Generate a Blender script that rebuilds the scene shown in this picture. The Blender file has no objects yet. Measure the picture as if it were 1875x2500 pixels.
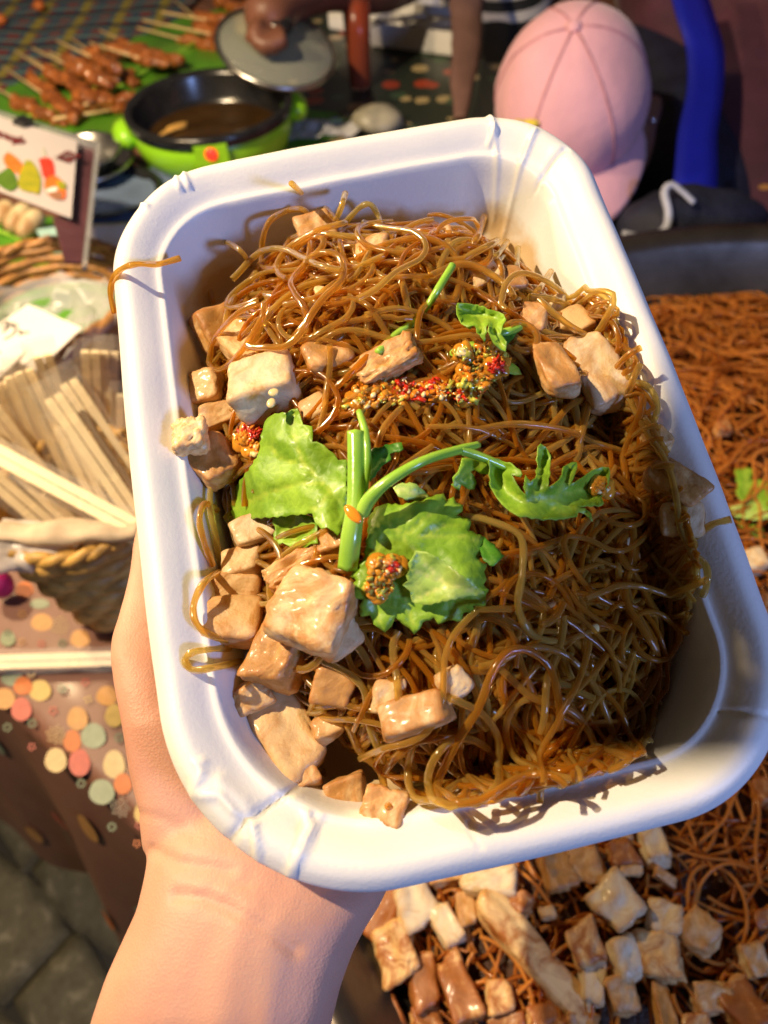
import bpy, bmesh, math, random
import numpy as np
from mathutils import Vector, Matrix, noise
from mathutils.geometry import delaunay_2d_cdt

S = bpy.context.scene
COL = S.collection
rnd = random.Random(7)

# ------------------------------------------------------------------ camera
F = 1900.0            # focal length in photo pixels (photo 1875 x 2500)
HC = 0.5              # camera height above the table top
D = np.array([(1030 - 937.5) / F, (2830 - 1250) / F, 1.0]); D /= np.linalg.norm(D)
Zw = -D
Yw = np.array([0, 0, 1.0]) - D[2] * D; Yw /= np.linalg.norm(Yw)
Xw = np.cross(Yw, Zw)
RC = np.array([Xw, Yw, Zw])          # camera (x right, y down, z forward) -> world
CAM = np.array([0, 0, HC])

def w(c): return RC @ np.asarray(c, float) + CAM
def ray(px, py): return np.array([(px - 937.5) / F, (py - 1250) / F, 1.0])
def at(px, py, z=0.0):
    """point of the horizontal plane z seen at this place of the photograph"""
    r = RC @ ray(px, py); t = (z - HC) / r[2]
    return Vector(r * t + CAM)
def P(px, py, d): return Vector(w(ray(px, py) * d))
def depth_of(p): return float((RC.T @ (np.array(p) - CAM))[2])

cd = bpy.data.cameras.new('camera'); cam = bpy.data.objects.new('camera', cd); COL.objects.link(cam)
cd.sensor_fit = 'VERTICAL'; cd.sensor_height = 36.0; cd.lens = 36.0 * F / 2500.0
cd.clip_start = 0.01; cd.clip_end = 200
m = Matrix([[RC[i][0], -RC[i][1], -RC[i][2], CAM[i]] for i in range(3)] + [[0, 0, 0, 1]])
cam.matrix_world = m
cd.dof.use_dof = True; cd.dof.focus_distance = 0.222; cd.dof.aperture_fstop = cd.lens / 2.3
S.camera = cam

# ------------------------------------------------------------------ light: night stall
world = bpy.data.worlds.new('World'); S.world = world; world.use_nodes = True
bg = world.node_tree.nodes['Background']
bg.inputs[0].default_value = (0.78, 0.60, 0.48, 1); bg.inputs[1].default_value = 0.075

def lamp(name, kind, loc, energy, color, size, target=None):
    l = bpy.data.lights.new(name, kind); o = bpy.data.objects.new(name, l); COL.objects.link(o)
    o.location = loc; l.energy = energy; l.color = color
    if kind == 'POINT' or kind == 'SPOT': l.shadow_soft_size = size
    else: l.shape = 'DISK'; l.size = size
    if target is not None:
        o.rotation_euler = (Vector(target) - Vector(loc)).to_track_quat('-Z', 'Y').to_euler()
    return o
TC = w((0.008, -0.022, 0.216))                       # centre of the held tray
tolamp = np.array([-0.64, -0.52, -0.56]); tolamp /= np.linalg.norm(tolamp)
KEY = Vector(TC + RC @ tolamp * 1.05)
lamp('stall_bulb', 'POINT', KEY, 84.0, (1.0, 0.78, 0.50), 0.011)
lamp('second_bulb', 'POINT', (-0.55, 0.62, 0.62), 19.0, (1.0, 0.72, 0.40), 0.02)
tof = np.array([0.66, 0.30, -0.69]); tof /= np.linalg.norm(tof)
FILL = Vector(TC + RC @ tof * 1.3)
lamp('neon_light', 'AREA', FILL, 10.5, (0.30, 0.46, 1.0), 0.22, TC)

S.view_settings.view_transform = 'Standard'
S.view_settings.look = 'None'
S.view_settings.exposure = 0.0
S.view_settings.gamma = 1.0
S.view_settings.use_curve_mapping = False
S.render.engine = 'CYCLES'
try:
    S.cycles.use_denoising = True
    S.cycles.max_bounces = 8; S.cycles.transmission_bounces = 6; S.cycles.transparent_max_bounces = 28
    S.cycles.caustics_reflective = False; S.cycles.caustics_refractive = False
    S.cycles.sample_clamp_indirect = 4.0
except Exception: pass

# ------------------------------------------------------------------ materials
MATS = {}
def nodes(name):
    m_ = bpy.data.materials.new(name); m_.use_nodes = True
    nt = m_.node_tree; b = nt.nodes['Principled BSDF']
    MATS[name] = m_
    return m_, nt, b
def noise_node(nt, scale, detail=4, rough=0.5, coord='Object', dist=0.0):
    tc = nt.nodes.new('ShaderNodeTexCoord'); n = nt.nodes.new('ShaderNodeTexNoise')
    n.inputs['Scale'].default_value = scale; n.inputs['Detail'].default_value = detail
    n.inputs['Roughness'].default_value = rough; n.inputs['Distortion'].default_value = dist
    nt.links.new(tc.outputs[coord], n.inputs['Vector']); return n
def ramp(nt, src, stops, interp='LINEAR'):
    r = nt.nodes.new('ShaderNodeValToRGB'); r.color_ramp.interpolation = interp
    e = r.color_ramp.elements
    while len(e) < len(stops): e.new(0.5)
    for i, (p, c) in enumerate(stops):
        e[i].position = p; e[i].color = (*c, 1)
    nt.links.new(src, r.inputs[0]); return r
def bump(nt, b, src, strength, dist=0.001, sock='Normal'):
    u = nt.nodes.new('ShaderNodeBump'); u.inputs['Strength'].default_value = strength
    u.inputs['Distance'].default_value = dist
    nt.links.new(src, u.inputs['Height']); nt.links.new(u.outputs[0], b.inputs[sock]); return u
def mat(name, base, rough=0.5, metal=0.0, var=0.25, scale=60, bmp=0.0, bscale=None, bdist=0.001,
        spec=0.5, coat=0.0, trans=0.0, ior=1.45, sss=0.0, sssr=(0.003, 0.0015, 0.0008), alpha=1.0, sheen=0.0, base2=None, coord='Object'):
    m_, nt, b = nodes(name)
    n = noise_node(nt, scale, 5, 0.6, coord)
    lo = base2 if base2 else tuple(c * (1 - var) for c in base)
    hi = base if base2 else tuple(min(1, c * (1 + var * 0.5)) for c in base)
    r = ramp(nt, n.outputs['Fac'], [(0.32, lo), (0.68, hi)])
    nt.links.new(r.outputs[0], b.inputs['Base Color'])
    b.inputs['Roughness'].default_value = rough; b.inputs['Metallic'].default_value = metal
    b.inputs['Specular IOR Level'].default_value = spec
    b.inputs['Coat Weight'].default_value = coat; b.inputs['Coat Roughness'].default_value = 0.12
    b.inputs['Transmission Weight'].default_value = trans; b.inputs['IOR'].default_value = ior
    b.inputs['Alpha'].default_value = alpha
    b.inputs['Sheen Weight'].default_value = sheen
    if sss:
        b.inputs['Subsurface Weight'].default_value = sss
        b.inputs['Subsurface Radius'].default_value = sssr; b.inputs['Subsurface Scale'].default_value = 1.0
    if bmp:
        n2 = noise_node(nt, bscale or scale * 4, 6, 0.6, coord)
        bump(nt, b, n2.outputs['Fac'], bmp, bdist)
    return m_

mat('pulp', (0.80, 0.79, 0.76), 0.42, var=0.03, scale=40, bmp=0.35, bscale=900, bdist=0.0003, spec=0.45)
_m = MATS['pulp']; _nt = _m.node_tree; _b = _nt.nodes['Principled BSDF']; _src = _b.inputs['Base Color'].links[0].from_socket
_tc = _nt.nodes.new('ShaderNodeTexCoord'); _sp = _nt.nodes.new('ShaderNodeSeparateXYZ'); _nt.links.new(_tc.outputs['Object'], _sp.inputs[0])
_mr = _nt.nodes.new('ShaderNodeMapRange'); _mr.inputs[1].default_value = -.010; _mr.inputs[2].default_value = -.032; _mr.inputs[3].default_value = 0; _mr.inputs[4].default_value = .75; _nt.links.new(_sp.outputs[2], _mr.inputs[0])
_n = noise_node(_nt, 45, 4, 0.6); _ad = _nt.nodes.new('ShaderNodeMath'); _ad.operation = 'MULTIPLY'; _nt.links.new(_n.outputs['Fac'], _ad.inputs[0]); _nt.links.new(_mr.outputs[0], _ad.inputs[1])
_rp = ramp(_nt, _ad.outputs[0], [(0.16, (0, 0, 0)), (0.30, (1, 1, 1))]); _mx = _nt.nodes.new('ShaderNodeMix'); _mx.data_type = 'RGBA'
_nt.links.new(_rp.outputs[0], _mx.inputs[0]); _nt.links.new(_src, _mx.inputs[6]); _mx.inputs[7].default_value = (.60, .42, .22, 1); _nt.links.new(_mx.outputs[2], _b.inputs['Base Color'])
mat('steel', (0.55, 0.54, 0.52), 0.28, metal=1.0, var=0.2, scale=25, bmp=0.1, bscale=200)
mat('pan_steel', (0.13, 0.11, 0.095), 0.38, metal=0.85, var=0.4, scale=18, bmp=0.15, bscale=150)
mat('dark_pan', (0.015, 0.015, 0.017), 0.22, var=0.3, spec=0.6)
mat('green_plastic', (0.30, 0.68, 0.02), 0.32, var=0.12, scale=8, coat=0.3)
mat('red_lamp', (0.8, 0.02, 0.01), 0.2, var=0.1)
b_ = MATS['red_lamp'].node_tree.nodes['Principled BSDF']; b_.inputs['Emission Color'].default_value = (1, .05, .02, 1); b_.inputs['Emission Strength'].default_value = 1.2
mat('broth', (0.045, 0.022, 0.006), 0.06, var=0.4, scale=30, spec=0.6)
mat('banana_leaf', (0.085, 0.26, 0.018), 0.38, var=0.35, scale=14, bmp=0.3, bscale=60, coat=0.15)
mat('satay', (0.48, 0.155, 0.035), 0.22, base2=(0.10, 0.020, 0.005), scale=55, bmp=0.8, bscale=160, bdist=0.003, coat=0.6)
mat('bamboo', (0.74, 0.54, 0.27), 0.5, var=0.15, scale=60)
mat('wood_pale', (0.95, 0.78, 0.50), 0.55, var=0.08, scale=90, bmp=0.2, bscale=300)
mat('rattan', (0.42, 0.20, 0.06), 0.45, var=0.45, scale=120, bmp=0.3)
mat('rattan_light', (0.60, 0.34, 0.08), 0.5, var=0.5, scale=60, bmp=0.3)
mat('plastic_bag', (0.66, 0.66, 0.68), 0.25, var=0.1, alpha=0.5, spec=0.7)
mat('paper_sleeve', (0.85, 0.80, 0.74), 0.4, var=0.05, alpha=0.10)
mat('paper', (0.78, 0.74, 0.71), 0.6, var=0.05, scale=20)
mat('ink', (0.04, 0.03, 0.03), 0.6)
mat('ink_red', (0.16, 0.02, 0.02), 0.6)
mat('acrylic', (0.80, 0.80, 0.82), 0.08, trans=0.75, var=0.02, ior=1.3)
mat('backing', (0.09, 0.035, 0.045), 0.3, var=0.4, scale=14, coat=0.3)
mat('cloth_brown', (0.19, 0.085, 0.055), 0.48, var=0.18, scale=10, bmp=0.25, bscale=22, bdist=0.004, coat=0.03)
for nm, c in dict(mint=(.36, .42, .27), orange=(.78, .20, .03), yellow=(.78, .54, .16), tan=(.72, .36, .10), coral=(.68, .13, .09), cream=(.80, .58, .26), grey=(.36, .30, .22), green=(.12, .17, .09)).items():
    mat('print_' + nm, tuple(q * .62 for q in c), 0.5, var=0.15, scale=200, coat=0.02)
mat('navy', (0.012, 0.014, 0.035), 0.7, var=0.4, scale=30, bmp=0.5, bscale=30, bdist=0.01)
mat('maroon', (0.075, 0.016, 0.030), 0.75, var=0.35, scale=18, bmp=0.5, bscale=16, bdist=0.01, sheen=0.2)
mat('black_cloth', (0.010, 0.009, 0.010), 0.8, var=0.4, scale=30)
mat('mauve', (0.16, 0.085, 0.075), 0.7, var=0.25, scale=20, bmp=0.4, bscale=20, bdist=0.01)
mat('blue_strap', (0.008, 0.014, 0.36), 0.45, var=0.15, scale=10, bmp=0.3, bscale=16, bdist=0.006)
mat('pink', (0.70, 0.38, 0.47), 0.8, var=0.10, scale=12, bmp=0.35, bscale=18, bdist=0.010, sheen=0.3)
mat('yellow_thread', (0.75, 0.60, 0.06), 0.6)
mat('hair', (0.012, 0.008, 0.006), 0.4)
mat('skin_dark', (0.17, 0.07, 0.042), 0.45, var=0.15, scale=30, sss=0.05)
mat('white_cord', (0.45, 0.48, 0.6), 0.5)
mat('silver', (0.8, 0.8, 0.85), 0.15, metal=1)
mat('foam', (0.78, 0.77, 0.76), 0.5, var=0.04)
mat('red_sauce', (0.33, 0.045, 0.012), 0.22, var=0.2, scale=10, coat=0.5)
mat('cup_plastic', (0.55, 0.13, 0.06), 0.2, alpha=0.45, var=0.05)
mat('blue_cloth', (0.12, 0.17, 0.28), 0.7, var=0.3, scale=20)
mat('magenta', (0.38, 0.01, 0.10), 0.5)
mat('teal', (0.36, 0.58, 0.56), 0.5, var=0.2)
mat('grill_white', (0.70, 0.60, 0.36), 0.5, base2=(0.30, 0.12, 0.03), scale=35)
mat('blocker_black', (0.02, 0.02, 0.022), 0.3)
mat('chilli_red', (0.62, 0.030, 0.010), 0.15, var=0.3, coat=0.7, sss=0.1)
mat('chilli_orange', (0.92, 0.27, 0.02), 0.15, var=0.3, coat=0.7, sss=0.1)
mat('chilli_green', (0.62, 0.58, 0.08), 0.15, var=0.4, coat=0.7, sss=0.1)
mat('seed', (0.80, 0.62, 0.28), 0.3, var=0.1, coat=0.5)
mat('sauce_gel', (0.88, 0.36, 0.03), 0.08, var=0.3, trans=0.3, coat=0.6)
mat('stalk', (0.34, 0.58, 0.075), 0.25, base2=(0.22, 0.46, 0.035), scale=60, bmp=0.25, bscale=150, coat=0.4, sss=0.15, sssr=(.002, .003, .0006))
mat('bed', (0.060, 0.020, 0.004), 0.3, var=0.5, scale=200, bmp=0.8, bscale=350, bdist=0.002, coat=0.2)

def tofu_mat(name, pale, brown, k):
    m_, nt, b = nodes(name)
    n = noise_node(nt, 75, 5, 0.65, 'Object', 0.8)
    info = nt.nodes.new('ShaderNodeObjectInfo')
    ad = nt.nodes.new('ShaderNodeMath'); ad.operation = 'MULTIPLY_ADD'
    nt.links.new(info.outputs['Random'], ad.inputs[0]); ad.inputs[1].default_value = 0.26; ad.inputs[2].default_value = k - 0.13
    a2 = nt.nodes.new('ShaderNodeMath'); a2.operation = 'ADD'
    nt.links.new(n.outputs['Fac'], a2.inputs[0]); nt.links.new(ad.outputs[0], a2.inputs[1])
    r = ramp(nt, a2.outputs[0], [(0.36, tuple(.82 * x for x in brown)), (0.45, brown), (0.55, tuple(.6 * x + .4 * y for x, y in zip(pale, brown))), (0.66, pale)])
    geo = nt.nodes.new('ShaderNodeNewGeometry')
    # browned, dry edges
    er = ramp(nt, geo.outputs['Pointiness'], [(0.505, (1, 1, 1)), (0.56, (0.78, 0.56, 0.36))])
    mx = nt.nodes.new('ShaderNodeMix'); mx.data_type = 'RGBA'; mx.blend_type = 'MULTIPLY'; mx.inputs[0].default_value = 0.8
    nt.links.new(r.outputs[0], mx.inputs[6]); nt.links.new(er.outputs[0], mx.inputs[7])
    nt.links.new(mx.outputs[2], b.inputs['Base Color'])
    b.inputs['Roughness'].default_value = 0.45; b.inputs['Coat Weight'].default_value = 0.12; b.inputs['Coat Roughness'].default_value = 0.15
    b.inputs['Subsurface Weight'].default_value = 0.12; b.inputs['Subsurface Radius'].default_value = (.004, .002, .001); b.inputs['Subsurface Scale'].default_value = 1
    n2 = noise_node(nt, 330, 6, 0.72); bump(nt, b, n2.outputs['Fac'], 0.5, 0.0011)
tofu_mat('tofu', (0.76, 0.57, 0.32), (0.55, 0.27, 0.08), 0.06)
tofu_mat('tofu_soy', (0.70, 0.47, 0.22), (0.52, 0.25, 0.06), 0.03)
tofu_mat('tofu_white', (0.74, 0.60, 0.38), (0.56, 0.32, 0.12), 0.12)
tofu_mat('tofu_pan', (0.80, 0.56, 0.25), (0.40, 0.14, 0.03), -0.01)

def noodle_mat(name, c1, c2, wt=(0.35, 0.35), rough=0.12, trw=0.0):
    m_ = bpy.data.materials.new(name); m_.use_nodes = True; nt = m_.node_tree; MATS[name] = m_
    b = nt.nodes['Principled BSDF']; out = nt.nodes['Material Output']
    at_ = nt.nodes.new('ShaderNodeAttribute'); at_.attribute_name = 'shade'
    n = noise_node(nt, 90, 3)
    ad = nt.nodes.new('ShaderNodeMath'); ad.operation = 'MULTIPLY_ADD'
    nt.links.new(n.outputs['Fac'], ad.inputs[0]); ad.inputs[1].default_value = 0.5
    nt.links.new(at_.outputs['Fac'], ad.inputs[2])
    r = ramp(nt, ad.outputs[0], [(0.25, c1), (1.1 if False else 1.0, c2)])
    nt.links.new(r.outputs[0], b.inputs['Base Color'])
    b.inputs['Roughness'].default_value = rough; b.inputs['Coat Weight'].default_value = 0.15; b.inputs['Coat Roughness'].default_value = 0.08
    b.inputs['IOR'].default_value = 1.38; b.inputs['Transmission Weight'].default_value = trw
    n2 = noise_node(nt, 500, 3); bp = bump(nt, b, n2.outputs['Fac'], 0.25, 0.0005)
    tr = nt.nodes.new('ShaderNodeBsdfTranslucent'); nt.links.new(r.outputs[0], tr.inputs[0])
    tp = nt.nodes.new('ShaderNodeBsdfTransparent'); 
    g = nt.nodes.new('ShaderNodeGamma'); g.inputs[1].default_value = 0.45; nt.links.new(r.outputs[0], g.inputs[0]); nt.links.new(g.outputs[0], tp.inputs[0])
    mx = nt.nodes.new('ShaderNodeMixShader'); mx.inputs[0].default_value = wt[0]
    nt.links.new(b.outputs[0], mx.inputs[1]); nt.links.new(tr.outputs[0], mx.inputs[2])
    m2 = nt.nodes.new('ShaderNodeMixShader'); m2.inputs[0].default_value = wt[1]
    nt.links.new(mx.outputs[0], m2.inputs[1]); nt.links.new(tp.outputs[0], m2.inputs[2])
    nt.links.new(m2.outputs[0], out.inputs[0])
noodle_mat('noodle', (0.90, 0.40, 0.025), (1.0, 0.77, 0.20), (0.34, 0.34), 0.09, 0.72)
noodle_mat('noodle_pan', (0.44, 0.12, 0.014), (0.84, 0.38, 0.08), (0.35, 0.35), 0.15)

def leaf_mat(name, c1, c2):
    m_ = bpy.data.materials.new(name); m_.use_nodes = True; nt = m_.node_tree; MATS[name] = m_
    b = nt.nodes['Principled BSDF']; out = nt.nodes['Material Output']
    n = noise_node(nt, 130, 5, 0.6); r = ramp(nt, n.outputs['Fac'], [(0.35, c1), (0.65, c2)])
    a_ = nt.nodes.new('ShaderNodeAttribute'); a_.attribute_name = 'vein'
    mxc = nt.nodes.new('ShaderNodeMix'); mxc.data_type = 'RGBA'; nt.links.new(a_.outputs['Fac'], mxc.inputs[0])
    nt.links.new(r.outputs[0], mxc.inputs[6]); mxc.inputs[7].default_value = (min(1, c2[0] * 1.5), c2[1] * 1.15, c2[2] * 1.6, 1)
    nt.links.new(mxc.outputs[2], b.inputs['Base Color'])
    b.inputs['Roughness'].default_value = 0.46; b.inputs['Coat Weight'].default_value = 0.14; b.inputs['Coat Roughness'].default_value = 0.2
    tcv = nt.nodes.new('ShaderNodeTexCoord'); ve_ = nt.nodes.new('ShaderNodeTexVoronoi'); ve_.feature = 'DISTANCE_TO_EDGE'; ve_.inputs['Scale'].default_value = 420
    nt.links.new(tcv.outputs['Object'], ve_.inputs['Vector']); bump(nt, b, ve_.outputs['Distance'], 0.22, 0.0009)
    vr_ = ramp(nt, ve_.outputs['Distance'], [(0.0, (1.06, 1.05, 1.0)), (0.10, (0.95, 0.95, 0.93))]); mv_ = nt.nodes.new('ShaderNodeMix'); mv_.data_type = 'RGBA'; mv_.blend_type = 'MULTIPLY'; mv_.inputs[0].default_value = 1
    nt.links.new(mxc.outputs[2], mv_.inputs[6]); nt.links.new(vr_.outputs[0], mv_.inputs[7]); nt.links.new(mv_.outputs[2], b.inputs['Base Color'])
    tr = nt.nodes.new('ShaderNodeBsdfTranslucent'); nt.links.new(mxc.outputs[2], tr.inputs[0])
    mx = nt.nodes.new('ShaderNodeMixShader'); mx.inputs[0].default_value = 0.22
    nt.links.new(b.outputs[0], mx.inputs[1]); nt.links.new(tr.outputs[0], mx.inputs[2]); nt.links.new(mx.outputs[0], out.inputs[0])
leaf_mat('leaf', (0.20, 0.40, 0.018), (0.36, 0.60, 0.050))
leaf_mat('leaf_dark', (0.04, 0.20, 0.015), (0.10, 0.32, 0.025))
leaf_mat('leaf_pale', (0.42, 0.64, 0.10), (0.58, 0.78, 0.20))

# skin with fine relief
m_, nt, b = nodes('skin')
n = noise_node(nt, 28, 4); r = ramp(nt, n.outputs['Fac'], [(0.3, (0.54, 0.26, 0.18)), (0.7, (0.64, 0.37, 0.265))])
nt.links.new(r.outputs[0], b.inputs['Base Color']); b.inputs['Roughness'].default_value = 0.42
b.inputs['Roughness'].default_value = 0.52; b.inputs['Specular IOR Level'].default_value = 0.32
b.inputs['Subsurface Weight'].default_value = 0.15; b.inputs['Subsurface Radius'].default_value = (.006, .002, .001); b.inputs['Subsurface Scale'].default_value = 1
tc = nt.nodes.new('ShaderNodeTexCoord'); vo = nt.nodes.new('ShaderNodeTexVoronoi'); vo.inputs['Scale'].default_value = 1500
nt.links.new(tc.outputs['Object'], vo.inputs['Vector'])
n2 = noise_node(nt, 160, 6, 0.7)
sm = nt.nodes.new('ShaderNodeMath'); sm.operation = 'MULTIPLY_ADD'; sm.inputs[1].default_value = 0.7
nt.links.new(n2.outputs['Fac'], sm.inputs[0]); nt.links.new(vo.outputs['Distance'], sm.inputs[2])
bump(nt, b, sm.outputs[0], 0.32, 0.00022)

# paving stone
m_, nt, b = nodes('paver')
n = noise_node(nt, 30, 8, 0.7); info = nt.nodes.new('ShaderNodeObjectInfo')
r = ramp(nt, n.outputs['Fac'], [(0.3, (0.055, 0.048, 0.028)), (0.55, (0.11, 0.098, 0.062)), (0.75, (0.27, 0.245, 0.175))])
nt.links.new(r.outputs[0], b.inputs['Base Color']); b.inputs['Roughness'].default_value = 0.8
n2 = noise_node(nt, 120, 6, 0.7); bump(nt, b, n2.outputs['Fac'], 0.9, 0.004)
mat('ground', (0.03, 0.028, 0.022), 0.9, var=0.5, scale=6)

# plaid, striped shirt, dark leafy cloth
m_, nt, b = nodes('plaid')
tc = nt.nodes.new('ShaderNodeTexCoord'); sp = nt.nodes.new('ShaderNodeSeparateXYZ'); nt.links.new(tc.outputs['Object'], sp.inputs[0])
def band(ax, f, th):
    a = nt.nodes.new('ShaderNodeMath'); a.operation = 'MULTIPLY'; a.inputs[1].default_value = f; nt.links.new(sp.outputs[ax], a.inputs[0])
    s = nt.nodes.new('ShaderNodeMath'); s.operation = 'SINE'; nt.links.new(a.outputs[0], s.inputs[0])
    g = nt.nodes.new('ShaderNodeMath'); g.operation = 'GREATER_THAN'; g.inputs[1].default_value = th; nt.links.new(s.outputs[0], g.inputs[0]); return g
def mixc(f, a, c):
    mx = nt.nodes.new('ShaderNodeMix'); mx.data_type = 'RGBA'; nt.links.new(f, mx.inputs[0])
    for k, v in ((6, a), (7, c)):
        if isinstance(v, tuple): mx.inputs[k].default_value = (*v, 1)
        else: nt.links.new(v, mx.inputs[k])
    return mx.outputs[2]
c_ = mixc(band(0, 170, 0.15).outputs[0], (0.13, 0.022, 0.025), (0.025, 0.04, 0.085))
c_ = mixc(band(1, 170, 0.35).outputs[0], c_, (0.07, 0.14, 0.15))
gx = band(0, 85, 0.75); gy = band(1, 85, 0.8)
c_ = mixc(gx.outputs[0], c_, (0.22, 0.18, 0.03)); c_ = mixc(gy.outputs[0], c_, (0.014, 0.016, 0.03))
nt.links.new(c_, b.inputs['Base Color']); b.inputs['Roughness'].default_value = 0.8
m_, nt, b = nodes('stripes')
tc = nt.nodes.new('ShaderNodeTexCoord'); sp = nt.nodes.new('ShaderNodeSeparateXYZ'); nt.links.new(tc.outputs['Object'], sp.inputs[0])
c_ = mixc(band(2, 235, 0.05).outputs[0], (0.012, 0.012, 0.012), (0.62, 0.58, 0.52)); nt.links.new(c_, b.inputs['Base Color']); b.inputs['Roughness'].default_value = 0.8
m_, nt, b = nodes('leafy_cloth')
tc = nt.nodes.new('ShaderNodeTexCoord'); vo = nt.nodes.new('ShaderNodeTexVoronoi'); vo.inputs['Scale'].default_value = 26
nt.links.new(tc.outputs['Object'], vo.inputs['Vector'])
vr = ramp(nt, vo.outputs['Distance'], [(0.0, (1, 1, 1)), (0.36, (0, 0, 0))], 'CONSTANT')
vc = ramp(nt, vo.outputs['Color'], [(0.0, (0.42, 0.33, 0.17)), (0.45, (0.36, 0.05, 0.02)), (0.58, (0.05, 0.09, 0.05)), (0.75, (0.40, 0.30, 0.18))], 'CONSTANT')
c_ = mixc(vr.outputs[0], (0.022, 0.030, 0.022), vc.outputs[0])
nt.links.new(c_, b.inputs['Base Color']); b.inputs['Roughness'].default_value = 0.35

# ------------------------------------------------------------------ helpers
def setp(o, label=None, cat=None, group=None, kind=None):
    if label: o['label'] = label
    if cat: o['category'] = cat
    if group: o['group'] = group
    if kind: o['kind'] = kind
    return o
def link(name, me, mats, parent=None, mw=None, smooth=True):
    o = bpy.data.objects.new(name, me); COL.objects.link(o)
    if isinstance(mats, str): mats = [mats]
    if not me.materials:
        for q in mats: me.materials.append(MATS[q])
    if smooth: me.polygons.foreach_set('use_smooth', [True] * len(me.polygons))
    if mw is not None: o.matrix_world = mw
    if parent is not None:
        o.parent = parent; o.matrix_parent_inverse = Matrix.Identity(4)
    return o
def mk(verts, faces, name='mesh'):
    me = bpy.data.meshes.new(name); me.from_pydata([tuple(v) for v in verts], [], faces); me.update(); return me
def empty(name, loc=(0, 0, 0), mw=None, **kw):
    o = bpy.data.objects.new(name, None); COL.objects.link(o); o.empty_display_size = 0.01
    if mw is not None: o.matrix_world = mw
    else: o.location = loc
    setp(o, **kw); return o
def rot_z(a): return Matrix.Rotation(a, 4, 'Z')

class MB:
    """collects simple shapes into one mesh"""
    def __init__(s): s.v = []; s.f = []; s.mi = []
    def add(s, vs, fs, mi=0):
        o = len(s.v); s.v += [tuple(v) for v in vs]; s.f += [tuple(i + o for i in f) for f in fs]; s.mi += [mi] * len(fs)
    def box(s, c, size, R=None, mi=0, taper=1.0):
        c = Vector(c); vs = []
        for z in (-.5, .5):
            k = taper if z > 0 else 1
            for x, y in ((-.5, -.5), (.5, -.5), (.5, .5), (-.5, .5)):
                p = Vector((x * size[0] * k, y * size[1] * k, z * size[2])); vs.append(c + (R @ p if R else p))
        s.add(vs, [(0, 3, 2, 1), (4, 5, 6, 7), (0, 1, 5, 4), (1, 2, 6, 5), (2, 3, 7, 6), (3, 0, 4, 7)], mi)
    def tube(s, pts, rad, n=8, cap=True, mi=0, flat=1.0, up=None):
        pts = [Vector(p) for p in pts]; L = len(pts)
        if not hasattr(rad, '__len__'): rad = [rad] * L
        vs = []; prev = None
        for i, p in enumerate(pts):
            t = (pts[min(i + 1, L - 1)] - pts[max(i - 1, 0)]).normalized()
            if prev is None:
                a = Vector(up) if up else (Vector((0, 0, 1)) if abs(t.z) < .9 else Vector((1, 0, 0)))
                nrm = (a - t * a.dot(t)).normalized()
            else: nrm = (prev - t * prev.dot(t)).normalized()
            prev = nrm; bi = t.cross(nrm)
            for k in range(n):
                a = 2 * math.pi * k / n
                vs.append(p + (nrm * math.sin(a) * flat + bi * math.cos(a)) * rad[i])
        fs = [(i * n + k, i * n + (k + 1) % n, (i + 1) * n + (k + 1) % n, (i + 1) * n + k) for i in range(L - 1) for k in range(n)]
        if cap: fs += [tuple(range(n - 1, -1, -1)), tuple((L - 1) * n + k for k in range(n))]
        s.add(vs, fs, mi)
    def lathe(s, prof, n=48, c=(0, 0, 0), mi=0, close=False):
        vs = [(c[0] + r * math.cos(2 * math.pi * k / n), c[1] + r * math.sin(2 * math.pi * k / n), c[2] + z) for r, z in prof for k in range(n)]
        L = len(prof); fs = [(i * n + k, i * n + (k + 1) % n, (i + 1) * n + (k + 1) % n, (i + 1) * n + k) for i in range(L - 1) for k in range(n)]
        if close: fs.append(tuple((L - 1) * n + k for k in range(n)))
        s.add(vs, fs, mi)
    def ell(s, c, r, R=None, n=10, mi=0):
        c = Vector(c); vs = [(0, 0, 1)]
        for i in range(1, n):
            t = math.pi * i / n
            for k in range(2 * n):
                a = math.pi * k / n; vs.append((math.sin(t) * math.cos(a), math.sin(t) * math.sin(a), math.cos(t)))
        vs.append((0, 0, -1)); m2 = 2 * n; fs = [(0, 1 + k, 1 + (k + 1) % m2) for k in range(m2)]
        for i in range(n - 2): fs += [(1 + i * m2 + k, 1 + (i + 1) * m2 + k, 1 + (i + 1) * m2 + (k + 1) % m2, 1 + i * m2 + (k + 1) % m2) for k in range(m2)]
        e = len(vs) - 1; fs += [(e, 1 + (n - 2) * m2 + (k + 1) % m2, 1 + (n - 2) * m2 + k) for k in range(m2)]
        out = []
        for v in vs:
            p = Vector((v[0] * r[0], v[1] * r[1], v[2] * r[2])); out.append(c + (R @ p if R else p))
        s.add(out, fs, mi)
    def mesh(s, name='mesh'):
        me = mk(s.v, s.f, name)
        if any(s.mi): me.polygons.foreach_set('material_index', s.mi)
        return me
    def build(s, name, mats, parent=None, mw=None, smooth=True):
        me = s.mesh(name)
        if isinstance(mats, str): mats = [mats]
        for q in mats: me.materials.append(MATS[q])
        return link(name, me, mats, parent, mw, smooth)

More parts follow.
